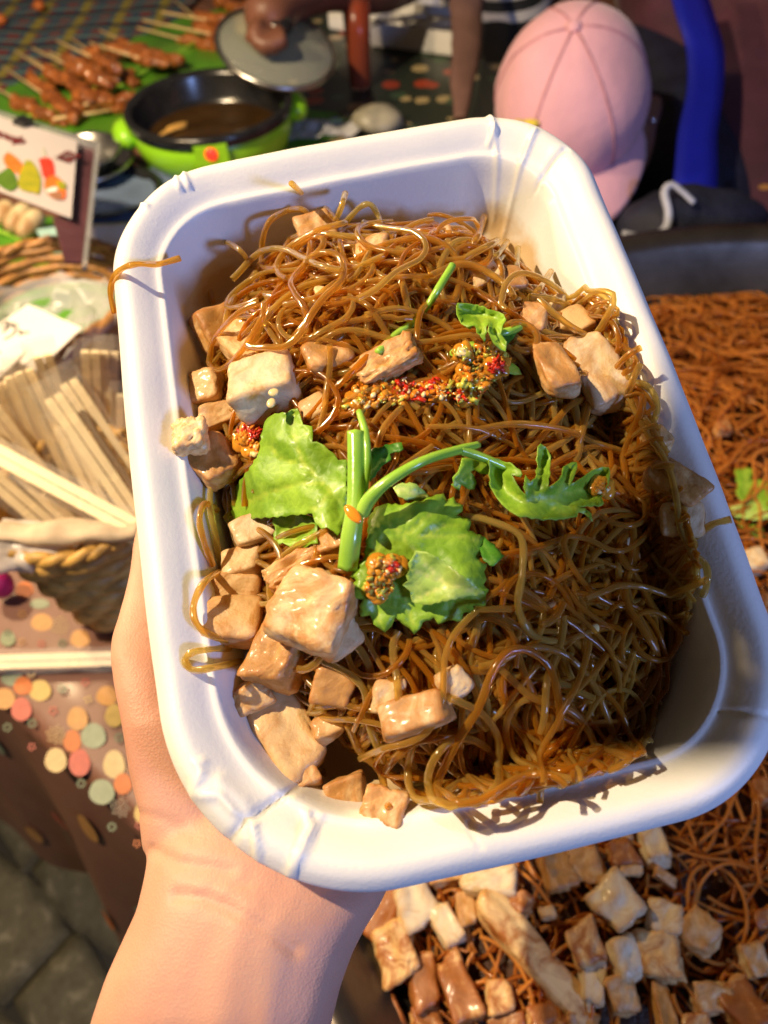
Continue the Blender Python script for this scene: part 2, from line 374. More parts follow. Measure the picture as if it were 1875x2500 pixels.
def remesh(mb, voxel, smooth=4, factor=0.5):
    """merge overlapping closed shapes into one continuous skin"""
    me = mb.mesh(); o = bpy.data.objects.new('tmp', me); COL.objects.link(o)
    r = o.modifiers.new('r', 'REMESH'); r.mode = 'VOXEL'; r.voxel_size = voxel
    s = o.modifiers.new('s', 'SMOOTH'); s.iterations = smooth; s.factor = factor
    dg = bpy.context.evaluated_depsgraph_get(); out = bpy.data.meshes.new_from_object(o.evaluated_get(dg))
    bpy.data.objects.remove(o); bpy.data.meshes.remove(me); out.materials.clear(); return out
def catmull(pts, n):
    pts = [Vector(p) for p in pts]; q = [pts[0] * 2 - pts[1]] + pts + [pts[-1] * 2 - pts[-2]]; out = []
    for i in range(1, len(q) - 2):
        for k in range(n):
            t = k / n; a, b_, c, d = q[i - 1], q[i], q[i + 1], q[i + 2]
            out.append(0.5 * ((2 * b_) + (c - a) * t + (2 * a - 5 * b_ + 4 * c - d) * t * t + (3 * b_ - a - 3 * c + d) * t ** 3))
    out.append(pts[-1]); return out

# ------------------------------------------------------------------ THE GROUND
GZ = -0.72
gnd = mk([(-30, -30, GZ - .03), (30, -30, GZ - .03), (30, 30, GZ - .03), (-30, 30, GZ - .03)], [(0, 1, 2, 3)], 'ground')
setp(link('ground', gnd, 'ground', smooth=False), kind='structure')
pave = empty('pavement', (0, 0, GZ), kind='structure')
# rows of bricks follow the table edge; visible strip at the lower left
e0 = at(60, 2130, GZ); e1 = at(330, 2420, GZ)
ax = (e1 - e0).normalized(); ay = Vector((0, 0, 1)).cross(ax)
def paver_mesh(seed):
    r_ = random.Random(seed); bm = bmesh.new(); Lx, Ly, Lz = .232, .112, .05
    nx, ny = 12, 6
    for i in range(nx + 1):
        for j in range(ny + 1):
            x = (i / nx - .5) * Lx; y = (j / ny - .5) * Ly
            e = min(Lx / 2 - abs(x), Ly / 2 - abs(y)); z = -0.010 * max(0, 1 - e / .012) ** 2
            wob = 0.007 * math.sin(x * 26 + 1.0); 
            n_ = noise.noise(Vector((x * 30 + seed, y * 30, 0))) * .003
            y2 = y + wob + noise.noise(Vector((x * 40, y * 40, seed))) * .003
            bm.verts.new((x + noise.noise(Vector((y * 40, x * 40, seed + 5))) * .003, y2, z + n_))
    bm.verts.ensure_lookup_table()
    for i in range(nx):
        for j in range(ny):
            a = i * (ny + 1) + j; bm.faces.new([bm.verts[a], bm.verts[a + ny + 1], bm.verts[a + ny + 2], bm.verts[a + 1]])
    g = bmesh.ops.extrude_edge_only(bm, edges=[e for e in bm.edges if e.is_boundary])
    for v in [x for x in g['geom'] if isinstance(x, bmesh.types.BMVert)]: v.co.z -= .03
    me = bpy.data.meshes.new('paver'); bm.to_mesh(me); bm.free(); return me
pm = [paver_mesh(i) for i in range(5)]
ang = math.atan2(ax.y, ax.x)
for j in range(-3, 5):
    for i in range(-4, 5):
        c = e0 + ax * (i * .240 + (j % 2) * .12) + ay * (j * .1205 - .062)
        o = link('paver', pm[(i * 3 + j * 7) % 5], 'paver', pave)
        o.location = (c.x, c.y, rnd.uniform(-.003, .003)); o.rotation_euler = (rnd.uniform(-.015, .015), rnd.uniform(-.015, .015), ang + rnd.uniform(-.012, .012) + (math.pi if (i + j) % 2 else 0))

# ------------------------------------------------------------------ THE TABLE
A0 = at(0, 1744, 0); A1 = at(361, 2081, 0); ed = (A1 - A0).normalized(); en = Vector((ed.y, -ed.x, 0))  # outward normal
if (en.x * (-1) + en.y * (-1)) < 0: en = -en
FAR = 1.62
tab = empty('table', (0, 0, GZ), label='long stall table under the brown dotted cloth, all the dishes stand on it', cat='table')
def edge_pt(u): return A0 + ed * u
c00 = edge_pt(-1.1); c10 = edge_pt(1.2)
L0 = c00 - en * 1.75; 
tb = MB(); 
def slab(mb, pts, z0, z1):
    n_ = len(pts); vs = [(p[0], p[1], z0) for p in pts] + [(p[0], p[1], z1) for p in pts]
    mb.add(vs, [tuple(range(n_ - 1, -1, -1)), tuple(range(n_, 2 * n_))] + [(i, (i + 1) % n_, n_ + (i + 1) % n_, n_ + i) for i in range(n_)])
quad = [c00 - en * .012, c10 - en * .012, c10 - en * 1.15, c00 - en * 1.15]
tb.v = []; quad = [edge_pt(-1.09) - en * .012, edge_pt(1.19) - en * .012, Vector((.95, .73, 0)), Vector((.14, .73, 0)), Vector((.16, 1.25, 0)), Vector((-.3, 1.5, 0)), edge_pt(-1.09) - en * 1.1]
slab(tb, quad, -.034 - GZ, -.006 - GZ); tb.build('tabletop', 'rattan', tab, smooth=False)
for k, (u, v_) in enumerate(((-.95, .1), (.95, .1), (.3, .75), (-.95, 1.05))):
    lm = MB(); p = edge_pt(u) - en * v_; lm.box((p.x, p.y, (-.03 - GZ) / 2), (.05, .05, -GZ - .03)); lm.build('leg', 'rattan', tab, smooth=False)
# oilcloth: top sheet rolling over the edge and hanging outward in loose folds
def cloth_profile(t, u):
    """t from the middle of the table (0) to the hem (1)"""
    if t < .35: d = -1.13 + 1.11 * t / .35; return d, 0.0
    k = (t - .35) / .65
    if k < .2:
        a = k / .2 * math.pi / 2; return -.02 + .016 * math.sin(a), -.016 * (1 - math.cos(a))
    k2 = (k - .2) / .8
    fold = .022 * math.sin(u * 19 + 1.2 * math.sin(u * 7)) * k2 + .010 * math.sin(u * 43) * k2
    return -.004 + .060 * k2 ** .9 + fold * .7, -.016 - .42 * k2
vs = []; fs = []; NU, NT = 260, 60
for i in range(NU + 1):
    u = -1.1 + 2.3 * i / NU
    for j in range(NT + 1):
        t = j / NT; d, z = cloth_profile(t, u)
        if t < .35:
            e_ = edge_pt(u); back = (.745 - e_.y) / .7677
            if e_.x + .641 * back < .13: back = 1.13
            d = -back + (back - .02) * t / .35
        p = edge_pt(u) + en * d
        wr = noise.noise(Vector((u * 9, d * 9, 0))) * .0016 + .0022 * math.exp(-((d + .035 + .01 * noise.noise(Vector((u * 6, 0, 3)))) / .010) ** 2)
        vs.append((p.x, p.y, z + wr * (1 if t < .6 else 0)))
fs = [(i * (NT + 1) + j, (i + 1) * (NT + 1) + j, (i + 1) * (NT + 1) + j + 1, i * (NT + 1) + j + 1) for i in range(NU) for j in range(NT)]
cloth = empty('tablecloth', (0, 0, 0), label='brown oilcloth printed with mint, orange and coral dots, hanging over the table edge', cat='tablecloth')
cb = link('sheet', mk(vs, fs), 'cloth_brown', cloth)
# printed dots, flat on the cloth
def cloth_z(p, lift=.0004):
    u = (p - A0).dot(ed); d = (p - A0).dot(en)
    return noise.noise(Vector((u * 9, d * 9, 0))) * .0016 + .0022 * math.exp(-((d + .035 + .01 * noise.noise(Vector((u * 6, 0, 3)))) / .010) ** 2) + lift
def oncloth(px, py, lift=.0004):
    p = at(px, py, 0); return Vector((p.x, p.y, cloth_z(p, lift)))
DOTS = [(102, 1519, 27, 21, 'tan'), (30, 1655, 27, 20, 'mint'), (57, 1676, 23, 22, 'orange'), (100, 1688, 27, 25, 'yellow'), (10, 1706, 28, 26, 'tan'),
        (53, 1733, 25, 29, 'coral'), (262, 1700, 26, 25, 'tan'), (281, 1750, 22, 30, 'yellow'), (192, 1758, 26, 28, 'tan'), (230, 1799, 31, 30, 'mint'),
        (178, 1811, 21, 27, 'orange'), (138, 1858, 27, 30, 'cream'), (195, 1863, 26, 34, 'coral'), (280, 1868, 27, 34, 'cream'), (301, 1915, 22, 26, 'orange'),
        (249, 1934, 31, 31, 'mint'), (97, 1474, 24, 12, 'mint'), (196, 1560, 24, 22, 'tan'), (340, 1790, 25, 27, 'coral'), (60, 1440, 22, 20, 'orange'),
        (352, 1985, 24, 28, 'yellow'), (20, 1560, 18, 20, 'mint')]
def disc(mb, c, rx, ry, a=0, n=20, mi=0, up=Vector((0, 0, 1)), X=None):
    X = X or Vector((math.cos(a), math.sin(a), 0)); Y = up.cross(X)
    vs = [c] + [c + X * rx * math.cos(2 * math.pi * k / n) + Y * ry * math.sin(2 * math.pi * k / n) for k in range(n)]
    mb.add(vs, [(0, 1 + k, 1 + (k + 1) % n) for k in range(n)], mi)
PC = ['mint', 'orange', 'yellow', 'tan', 'coral', 'cream', 'grey', 'green']
pr = MB()
def dotat(px, py, rx, ry, col, lift):
    c = oncloth(px, py, .0003 + lift)
    # ellipse edges projected on the table so that it keeps its printed outline
    n = 22; vs = [c]
    for k in range(n):
        a = 2 * math.pi * k / n; vs.append(oncloth(px + rx * math.cos(a) * (1 + .05 * math.sin(3 * a)), py + ry * math.sin(a), .0003 + lift))
    pr.add(vs, [(0, 1 + (k + 1) % n, 1 + k) for k in range(n)], PC.index(col))
for i, (x, y, rx, ry, c) in enumerate(DOTS): dotat(x, y, rx, ry, c, .0002 * (i % 3))
def flower(px, py, r, col, petals=6):
    for k in range(petals):
        a = 2 * math.pi * k / petals + .3
        q = at(px + r * .6 * math.cos(a), py + r * .6 * math.sin(a), 0); q.z = cloth_z(q, .0012)
        d = r * .26 * depth_of(q) / F; disc(pr, q, d, d, n=7, mi=PC.index(col))
for x, y, r, c, p in [(55, 1500, 12, 'tan', 5), (20, 1545, 10, 'green', 6), (55, 1568, 11, 'tan', 4), (102, 1573, 12, 'coral', 5), (153, 1572, 13, 'green', 7), (155, 1686, 14, 'green', 8),
                      (210, 1668, 13, 'coral', 5), (132, 1738, 14, 'coral', 5), (80, 1768, 14, 'green', 7), (20, 1778, 14, 'green', 6), (218, 1712, 12, 'yellow', 4), (80, 1826, 12, 'coral', 5), (200, 1915, 14, 'green', 7),
                      (274, 2020, 14, 'green', 7), (340, 2016, 12, 'coral', 5), (80, 1648, 13, 'cream', 9), (294, 1806, 14, 'green', 7), (320, 1700, 13, 'coral', 5), (335, 2060, 12, 'orange', 5), (325, 1880, 12, 'tan', 5)]:
    flower(x, y, r, c, p)
for (x, y) in ((140, 1797), (295, 1973), (147, 1528)):
    for k in range(26):
        a = k * 2.4; rr = 24 * math.sqrt(k / 26); q = at(x + rr * math.cos(a), y + rr * math.sin(a), 0); q.z = cloth_z(q, .0012); d = .0006; disc(pr, q, d, d * 1.5, a, 6, PC.index('grey' if x > 200 else 'cream'))
for k in range(70):   # the print goes on over the rest of the table
    u = rnd.uniform(-1.0, 1.1); v_ = rnd.uniform(.03, 1.05); p = edge_pt(u) - en * v_
    q = RC.T @ (np.array(p) - CAM); px_ = q[0] / q[2] * F + 937.5; py_ = q[1] / q[2] * F + 1250
    if q[2] > 0 and -30 < px_ < 400 and 1420 < py_ < 2150: continue
    p.z = cloth_z(p, .0009); disc(pr, p, rnd.uniform(.006, .009), rnd.uniform(.006, .009), rnd.random() * 3, 16, rnd.randrange(6))
pro = pr.build('printed_pattern', ['print_' + c for c in PC], cloth, smooth=False); pro['kind'] = 'stuff'
# print on the hanging side
ph = MB()
for k in range(46):
    u = -.5 + k * .03; t = .55 + .42 * ((k * .37) % 1)
    def Q(uu, tt):
        d, z = cloth_profile(tt, uu); p = edge_pt(uu) + en * (d + .003); p.z = z + .001; return p
    ru = .010; rt = .022; n = 16
    vs = [Q(u, t)] + [Q(u + ru * math.cos(6.283 * i / n), t + rt * math.sin(6.283 * i / n)) for i in range(n)]
    ph.add(vs, [(0, 1 + i, 1 + (i + 1) % n) for i in range(n)], [1, 3, 0, 4, 2, 7][k % 6])
hp = ph.build('hanging_pattern', ['print_' + c for c in PC], cloth, smooth=False); hp['kind'] = 'stuff'

exec_after = []
# ------------------------------------------------------------------ GREEN HOT POT
def pot():
    c = at(508, 250, .074); R_ = (at(711, 215, .074) - at(306, 280, .074)).length / 2
    t = empty('electric_pot', (c.x, c.y, 0), label='small lime green electric pot with a black rim, full of brown broth', cat='pot')
    h = .074; k = R_
    m1 = MB(); m1.lathe([(k * .60, .006), (k * .76, .009), (k * .90, .022), (k * .97, .042), (k * .97, h - .012), (k * .93, h - .008)], 64); m1.lathe([(k * .0, .010), (k * .55, .012)], 64)
    m1.build('shell', 'green_plastic', t)
    m2 = MB(); m2.lathe([(k * .93, h - .014), (k * 1.0, h - .012), (k * 1.01, h - .002), (k * .985, h + .002), (k * .93, h + .001), (k * .905, h - .004), (k * .86, h - .03), (k * .74, h - .046), (k * .5, h - .052), (0.0001, h - .053)], 72)
    m2.build('bowl', 'dark_pan', t)
    m3 = MB(); m3.lathe([(k * .845, 0), (0.0001, 0)], 48, (0, 0, h - .036)); m3.build('broth', 'broth', t)
    vdir = (at(711, 215, .07) - at(306, 280, .07)).normalized()
    for s in (-1, 1):
        m4 = MB(); R3 = Matrix.Rotation(math.atan2(vdir.y, vdir.x), 3, 'Z')
        m4.ell(vdir * s * k * 1.03 + Vector((0, 0, h - .022)), (k * .16, k * .26, .017), R3, 8); m4.build('handle', 'green_plastic', t)
    best = None
    for zi in range(20, 62, 2):
        for an in range(-130, -20, 1):
            q = Vector((c.x + k * math.cos(math.radians(an)), c.y + k * math.sin(math.radians(an)), zi * .001)); cc_ = RC.T @ (np.array(q) - CAM)
            e_ = abs(cc_[0] / cc_[2] * F + 937.5 - 517) + abs(cc_[1] / cc_[2] * F + 1250 - 376)
            if best is None or e_ < best[0]: best = (e_, an, zi * .001)
    f = Vector((math.cos(math.radians(best[1])), math.sin(math.radians(best[1])), 0)); fz = best[2]; print('switch', best)
    m5 = MB(); R5 = f.to_track_quat('X', 'Z').to_matrix(); pp = f * k * .965 + Vector((0, 0, fz - .002))
    m5.box(pp, (.014, .040, .024), R5); m5.build('switch_housing', 'green_plastic', t, smooth=False)
    m6 = MB(); m6.ell(f * k * 1.02 + Vector((0, 0, fz)), (.005, .0085, .0085), R5, 8); m6.build('indicator_lamp', 'red_lamp', t)
    for a in range(3):
        m7 = MB(); m7.box((k * .5 * math.cos(a * 2.1), k * .5 * math.sin(a * 2.1), .007), (.02, .02, .012)); m7.build('foot', 'dark_pan', t, smooth=False)
    m8 = MB(); a0 = at(375, 318, .05) - Vector((c.x, c.y, 0)); b0 = at(450, 290, .05) - Vector((c.x, c.y, 0)); a0.z = b0.z = h - .034
    for q in range(3): m8.tube(catmull([a0 + Vector((q * .004, q * .003, 0)), (a0 + b0) / 2 + Vector((0, .006 * q, .002)), b0 + Vector((0, q * .005, 0))], 5), .0022, 6)
    s = m8.build('scum', 'rattan_light', t)
    return c, k
pc, pk = pot()

# ------------------------------------------------------------------ LEAVES UNDER THE SATAY
def long_leaf(pts, width, z, label, rib=True, seedk=0, cat='leaf', group=None, mats=('banana_leaf', 'stalk')):
    """pts: photo points of the midrib"""
    L = [at(x, y, z) for x, y in pts]; L = catmull(L, 8); n = len(L)
    t = empty('banana_leaf', L[0], label=label, cat=cat, group=group); o0 = L[0]
    m = MB(); vs = []; K = 10
    for i, p in enumerate(L):
        d = (L[min(i + 1, n - 1)] - L[max(i - 1, 0)]).normalized(); s = Vector((d.y, -d.x, 0)); u = i / (n - 1)
        wv = width * (math.sin(math.pi * min(1, max(0.02, u * .92 + .06)))) ** .45
        for j in range(-K, K + 1):
            q = p + s * wv * j / K; q = q - o0
            q.z += .010 * (1 - abs(j / K)) ** 2 * .4 + noise.noise(Vector((q.x * 14, q.y * 14, seedk))) * .008 + .0015 * math.sin(u * 90 + j) ; vs.append(q)
    W_ = 2 * K + 1; m.add(vs, [(i * W_ + j, i * W_ + j + 1, (i + 1) * W_ + j + 1, (i + 1) * W_ + j) for i in range(n - 1) for j in range(W_ - 1)])
    m.build('blade', mats[0], t)
    if rib: r = MB(); r.tube([p - o0 + Vector((0, 0, .006)) for p in L], [.0035 * (1 - .7 * i / n) for i in range(n)], 6); r.build('midrib', mats[1], t)
    return t
long_leaf([(-60, 330), (60, 300), (200, 240), (330, 180), (480, 130)], .13, .018, 'long banana leaf under the front pile of satay skewers', seedk=1)
long_leaf([(250, 250), (380, 170), (520, 90), (640, 20)], .12, .018, 'banana leaf behind the pot under the far pile of skewers', seedk=2)
long_leaf([(380, 420), (500, 360), (640, 330), (860, 300)], .08, .006, 'dark banana leaf lying in front of the green pot', seedk=3)
long_leaf([(-60, 560), (40, 590), (150, 660)], .06, .012, 'banana leaf behind the rattan basket below the sign', seedk=4)

# ------------------------------------------------------------------ SATAY
def skewer(tip, a, b_, z, seed, label, group):
    T = at(*tip, z + .01); A = at(*a, z); B = at(*b_, z); r_ = random.Random(seed)
    t = empty('satay_skewer', A, label=label, cat='skewer', group=group)
    m = MB(); m.tube([T - A, B - A], .0019, 7); m.build('stick', 'bamboo', t)
    m = MB(); d = B - A; L = d.length; n = max(4, int(L / .011)); side = Vector((d.y, -d.x, 0)).normalized()
    for i in range(n):
        u = (i + .5) / n
        c = d * u + side * r_.uniform(-.005, .005) + Vector((0, 0, r_.uniform(-.002, .006)))
        R3 = Matrix.Rotation(math.atan2(d.y, d.x) + r_.uniform(-.35, .35), 3, 'Z') @ Matrix.Rotation(r_.uniform(-.5, .5), 3, 'X')
        m.ell(c, (r_.uniform(.012, .019), r_.uniform(.008, .0125), r_.uniform(.007, .011)), R3, 6)
    me = remesh(m, .0022, 2)
    for v in me.vertices: v.co += Vector(v.normal) * noise.noise(v.co * 130 + Vector((seed, 0, 0))) * .0036
    link('meat', me, 'satay', t)
G1 = 'satay skewers piled on the banana leaf left of the pot'
front = [((-30, 205), (30, 245), (150, 300), .022, 'lowest satay skewer of the front pile, nearest the white sign'),
         ((10, 165), (75, 200), (190, 285), .030, 'second satay skewer from the bottom of the front pile, dark red'),
         ((38, 125), (110, 172), (220, 240), .044, 'satay skewer on top of the front pile with a long thin strip of meat'),
         ((80, 118), (165, 165), (265, 205), .046, 'satay skewer in the middle of the front pile, bumpy and glossy'),
         ((120, 128), (170, 150), (290, 190), .030, 'satay skewer half under the middle of the front pile'),
         ((140, 100), (205, 130), (290, 170), .052, 'fat orange satay skewer at the crown of the front pile'),
         ((175, 95), (230, 140), (330, 200), .030, 'satay skewer running from the crown of the pile towards the pot'),
         ((220, 105), (270, 120), (400, 160), .040, 'satay skewer with pale orange lumps just left of the pot'),
         ((245, 75), (290, 112), (430, 158), .030, 'farthest satay skewer of the front pile, its tip touching the pot rim'),
         ((70, 140), (130, 190), (260, 250), .024, 'satay skewer buried low in the front pile'),
         ((205, 255), (225, 262), (320, 240), .030, 'short satay skewer beside the steel bowl, its blunt stick end showing'),
         ((130, 290), (170, 262), (300, 265), .022, 'satay skewer at the near right foot of the front pile')]
for i, (t_, a, b2, z, lab) in enumerate(front): skewer(t_, a, b2, z, i * 5 + 3, lab, G1)
G2 = 'satay skewers on the far leaf by the hand'
far = [((335, 68), (440, 100), (545, 122), .020, 'nearest satay skewer of the far pile, its stick pointing left over the leaf'),
       ((350, 50), (480, 72), (575, 95), .034, 'second satay skewer of the far pile beside the glass lid'),
       ((395, 30), (490, 45), (585, 62), .042, 'satay skewer on top of the far pile below the hand'),
       ((425, 0), (500, 40), (560, 110), .024, 'satay skewer lying crosswise in the far pile'),
       ((440, -40), (530, 0), (620, 30), .030, 'bright orange satay skewer at the very top edge of the photo')]
for i, (t_, a, b2, z, lab) in enumerate(far): skewer(t_, a, b2, z, i * 7 + 90, lab, G2)

# plaid cloth beyond
pl = MB(); vs = []; n = 40
cs = [at(-700, 560, .002), at(430, 70, .002), at(760, -330, .002), at(-700, -330, .002)]
for i in range(n + 1):
    for j in range(n + 1):
        u, v_ = i / n, j / n; p = cs[0].lerp(cs[1], u).lerp(cs[3].lerp(cs[2], u), v_); p.z += .006 + .006 * noise.noise(p * 12); vs.append(p)
pl.add(vs, [(i * (n + 1) + j, (i + 1) * (n + 1) + j, (i + 1) * (n + 1) + j + 1, i * (n + 1) + j + 1) for i in range(n) for j in range(n)])
setp(pl.build('plaid_cloth', 'plaid', None), 'blue, red and yellow plaid cloth spread beyond the satay', 'cloth')
for k, (x, y) in enumerate(((95, 14), (2, 48))):  # two light reflections, built as small orange balls
    b2 = MB(); p = at(x, y, .02); b2.ell((0, 0, 0), (.011, .011, .009), None, 7)
    o = b2.build('reflection_ball', 'print_orange', mw=Matrix.Translation(p)); setp(o, ('orange light reflection shaped as a small ball, plaid cloth at the top left' if k == 0 else 'orange light reflection shaped as a small ball at the left edge, nearer of two'), 'reflection')
# dark leafy cloth around the cup
cs = [at(560, 330, .004), at(1320, 420, .004), at(1250, -150, .004), at(620, -150, .004)]
lc = MB(); vs = []
for i in range(n + 1):
    for j in range(n + 1):
        u, v_ = i / n, j / n; p = cs[0].lerp(cs[1], u).lerp(cs[3].lerp(cs[2], u), v_); p.z += .001 + .002 * noise.noise(p * 12); vs.append(p)
lc.add(vs, [(i * (n + 1) + j, (i + 1) * (n + 1) + j, (i + 1) * (n + 1) + j + 1, i * (n + 1) + j + 1) for i in range(n) for j in range(n)])
setp(lc.build('table_runner', 'leafy_cloth'), 'dark cloth with beige and red leaves under the red cup', 'cloth')

# red cup
cp = at(880, 212, .006); tp = at(852, 38, .13)
t = empty('sauce_cup', cp, label='tall clear cup of red chilli sauce standing behind the pot', cat='cup')
r1 = 39 * depth_of(at(850, 40, .13)) / F; hh = .135
m1 = MB(); m1.lathe([(0.001, 0), (r1 * .74, 0), (r1 * .76, .004), (r1, hh), (r1 * 1.06, hh + .002), (r1 * 1.05, hh + .005), (r1 * .97, hh + .003), (r1 * .93, hh)], 40); m1.build('cup_wall', 'cup_plastic', t)
m1 = MB(); m1.lathe([(0.001, .003), (r1 * .72, .003), (r1 * .94, hh - .02), (0.001, hh - .018)], 40); m1.build('sauce', 'red_sauce', t)

# foam boxes and tongs, top right
for k, (x0, y0, x1, y1, z, h_, lab) in enumerate(((905, 92, 1120, 118, .02, .03, 'shallow white foam tray lying behind the red cup'), (930, 20, 1040, -60, .05, .03, 'open white foam box tilted against the stack behind the cup'), (1000, 62, 1130, 40, .03, .02, 'white foam lid under the tongs beside the brown sleeve'))):
    a = at(x0, y0, z); b2 = at(x1, y1, z); d = (b2 - a); L = d.length; ang2 = math.atan2(d.y, d.x)
    t = empty('foam_box', (a + b2) / 2 - Vector((0, 0, z - .006)), label=lab, cat='box'); t.rotation_euler = (0.0, 0, ang2)
    m1 = MB(); dd = .10
    m1.box((0, dd / 2, .004), (L, dd, .004)); m1.build('base', 'foam', t, smooth=False)
    m1 = MB(); hh2 = h_
    m1.box((0, .0, hh2 / 2 + .006), (L, .004, hh2)); m1.box((0, dd, hh2 / 2 + .006), (L, .004, hh2)); m1.box((-L / 2, dd / 2, hh2 / 2 + .006), (.004, dd - .004, hh2)); m1.box((L / 2, dd / 2, hh2 / 2 + .006), (.004, dd - .004, hh2)); m1.build('side', 'foam', t, smooth=False)
t = empty('tongs', at(1000, 60, .045), label='steel tongs resting across the white foam boxes', cat='tongs')
for s in (0, 1):
    m1 = MB(); a = at(905, 52 + s * 12, .05 + s * .01) - t.location; b2 = at(1110, 44 + s * 4, .055 + s * .005) - t.location; m1.tube(catmull([a, (a + b2) / 2 + Vector((0, 0, .01 * s)), b2], 4), [.004] * 4 + [.006] * 5, 6, flat=.3); m1.build('arm', 'steel', t)

# glass lid held over the pot
lc_ = P(674, 118, 1.02); lr = 146 * 1.02 / F
ndir = (RC @ np.array([.22, -.42, -.88])); ndir = Vector(ndir).normalized(); Rl = ndir.to_track_quat('Z', 'Y').to_matrix().to_4x4()
t = empty('pot_lid', mw=Matrix.Translation(lc_) @ Rl, label='round glass lid with a steel rim lifted off the green pot', cat='lid')
mat('lid_glass', (0.62, 0.66, 0.56), 0.10, trans=0.7, var=0.03, ior=1.2, metal=0.0, coat=1.0)
m1 = MB(); m1.lathe([(lr * .96, 0), (lr * .8, .006), (lr * .5, .013), (lr * .2, .016), (0.0005, .016)], 64); g = m1.build('glass', 'lid_glass', t)
m1 = MB(); m1.lathe([(lr * .95, -.002), (lr, -.003), (lr * 1.02, 0), (lr, .004), (lr * .95, .003), (lr * .95, -.002)], 64); m1.build('rim', 'steel', t)
m1 = MB(); m1.lathe([(.008, .015), (.009, .025), (.018, .030), (.019, .037), (.014, .042), (.0005, .043)], 28); m1.build('knob', 'dark_pan', t)

# steel bowls left of the pot
def bowl_thing(px, py, z, rpx, name, label, mat_, depth=.03, cat='bowl'):
    c = at(px, py, z); r = rpx * depth_of(c) / F; t = empty(name, (c.x, c.y, z - depth), label=label, cat=cat); t.location.z = max(.004, z - depth)
    m1 = MB(); m1.lathe([(r * .01, 0), (r * .6, 0), (r * .8, depth * .4), (r * .95, depth), (r * 1.04, depth + .001), (r * 1.05, depth + .003), (r * 1.0, depth + .004), (r * .93, depth), (r * .78, depth * .45), (r * .58, .003), (r * .01, .003)], 56); m1.build('body', mat_, t); return t, r
bowl_thing(195, 372, .05, 98, 'steel_bowl', 'round steel bowl with two bright rims behind the vegetable sign', 'steel')
bowl_thing(205, 395, .03, 118, 'steel_plate', 'wide steel plate under the steel bowl beside the pot', 'steel', .02, 'plate')
m1 = MB(); m1.tube(catmull([at(310, 395, .012), at(370, 425, .014), at(430, 425, .012)], 6), .003, 6)
m1.tube(catmull([at(300, 380, .012), at(360, 395, .014), at(400, 425, .012)], 6), .003, 6)
setp(m1.build('wire_rest', 'steel'), 'bent steel wire rest lying in front of the green pot', 'wire')
# dark pan, blue cloth, grey bag behind the tray's left corner
bowl_thing(270, 470, .02, 120, 'black_pan', 'black pan edge standing on the blue cloth left of the white tray', 'dark_pan', .015, 'pan')
def sheet(name, pts, z, mat_, label, cat, amp=.01, fr=20, n=26, sol=.001, kind=None):
    P4 = [at(x, y, z) for x, y in pts]; o0 = P4[0]; vs = []
    for i in range(n + 1):
        for j in range(n + 1):
            u, v_ = i / n, j / n; p = P4[0].lerp(P4[1], u).lerp(P4[3].lerp(P4[2], u), v_)
            nz = noise.noise(p * fr) + .5 * noise.noise(p * fr * 2.3); q = p - o0
            q += Vector((noise.noise(p * fr + Vector((9, 0, 0))), noise.noise(p * fr + Vector((0, 9, 0))), 0)) * amp * .5
            q.z += amp * nz; vs.append(q)
    me = mk(vs, [(i * (n + 1) + j, i * (n + 1) + j + 1, (i + 1) * (n + 1) + j + 1, (i + 1) * (n + 1) + j) for i in range(n) for j in range(n)])
    o = link(name, me, mat_, mw=Matrix.Translation(o0)); s = o.modifiers.new('s', 'SOLIDIFY'); s.thickness = sol; setp(o, label, cat, kind=kind); return o
sheet('blue_cloth', [(180, 560), (420, 560), (480, 400), (240, 430)], .016, 'blue_cloth', 'folded slate blue cloth between the sign and the white tray', 'cloth', .004)
sheet('paper_sheet', [(180, 760), (420, 760), (420, 540), (215, 545)], .022, 'paper', 'grey white paper sheet behind the rattan basket', 'paper', .004)

# ------------------------------------------------------------------ SIGN STANDS
def frame_from(pts):
    """local frame of an upright card whose corners are seen at these photo places"""
    return pts
def card3d(a, b_, c, name='card'):
    """a top-left, b top-right, c bottom-left : 3-D points; returns matrix with x right, y up, z to viewer"""
    X = (b_ - a).normalized(); Yv = (a - c); Yv = (Yv - X * Yv.dot(X)).normalized(); Z = X.cross(Yv)
    M_ = Matrix((X, Yv, Z)).transposed().to_4x4(); M_.translation = a; return M_
dS = .80
a = P(-60, 262, dS); b2 = P(190, 345, dS - .0); c2 = P(-60, 440, dS - .10)
M_ = card3d(a, b2, c2); Mi = M_.inverted()
def onpl(px, py, off=0.0):
    o = CAM; r = RC @ ray(px, py); n_ = np.array(M_.col[2][:3]); p0 = np.array(M_.translation) + n_ * off
    t_ = n_.dot(p0 - o) / n_.dot(r); q = Mi @ Vector(o + r * t_); return q
t = empty('menu_sign', mw=M_, label='white card with a picture of vegetables and dark writing, clipped on a clear stand', cat='sign')
def polyon(pts, off, name, mt, th=.0006, parent=None):
    q = [onpl(x, y, off) for x, y in pts]; bm = bmesh.new(); vs = [bm.verts.new(v) for v in q]
    f = bm.faces.new(vs); f.normal_update()
    if f.normal.z < 0: f.normal_flip()
    if th:
        g = bmesh.ops.extrude_face_region(bm, geom=[f]); bmesh.ops.translate(bm, verts=[v for v in g['geom'] if isinstance(v, bmesh.types.BMVert)], vec=(0, 0, -th))
        bmesh.ops.recalc_face_normals(bm, faces=bm.faces)
    me = bpy.data.meshes.new(name); bm.to_mesh(me); bm.free(); return link(name, me, mt, parent or t, smooth=False)
polyon([(170, 338), (238, 352), (205, 640), (158, 640), (128, 528), (168, 528)], -.004, 'backing_board', 'backing', .002)
polyon([(-120, 232), (246, 348), (212, 650), (200, 650), (232, 356), (-120, 244)], .0, 'clear_edge', 'acrylic', .004)
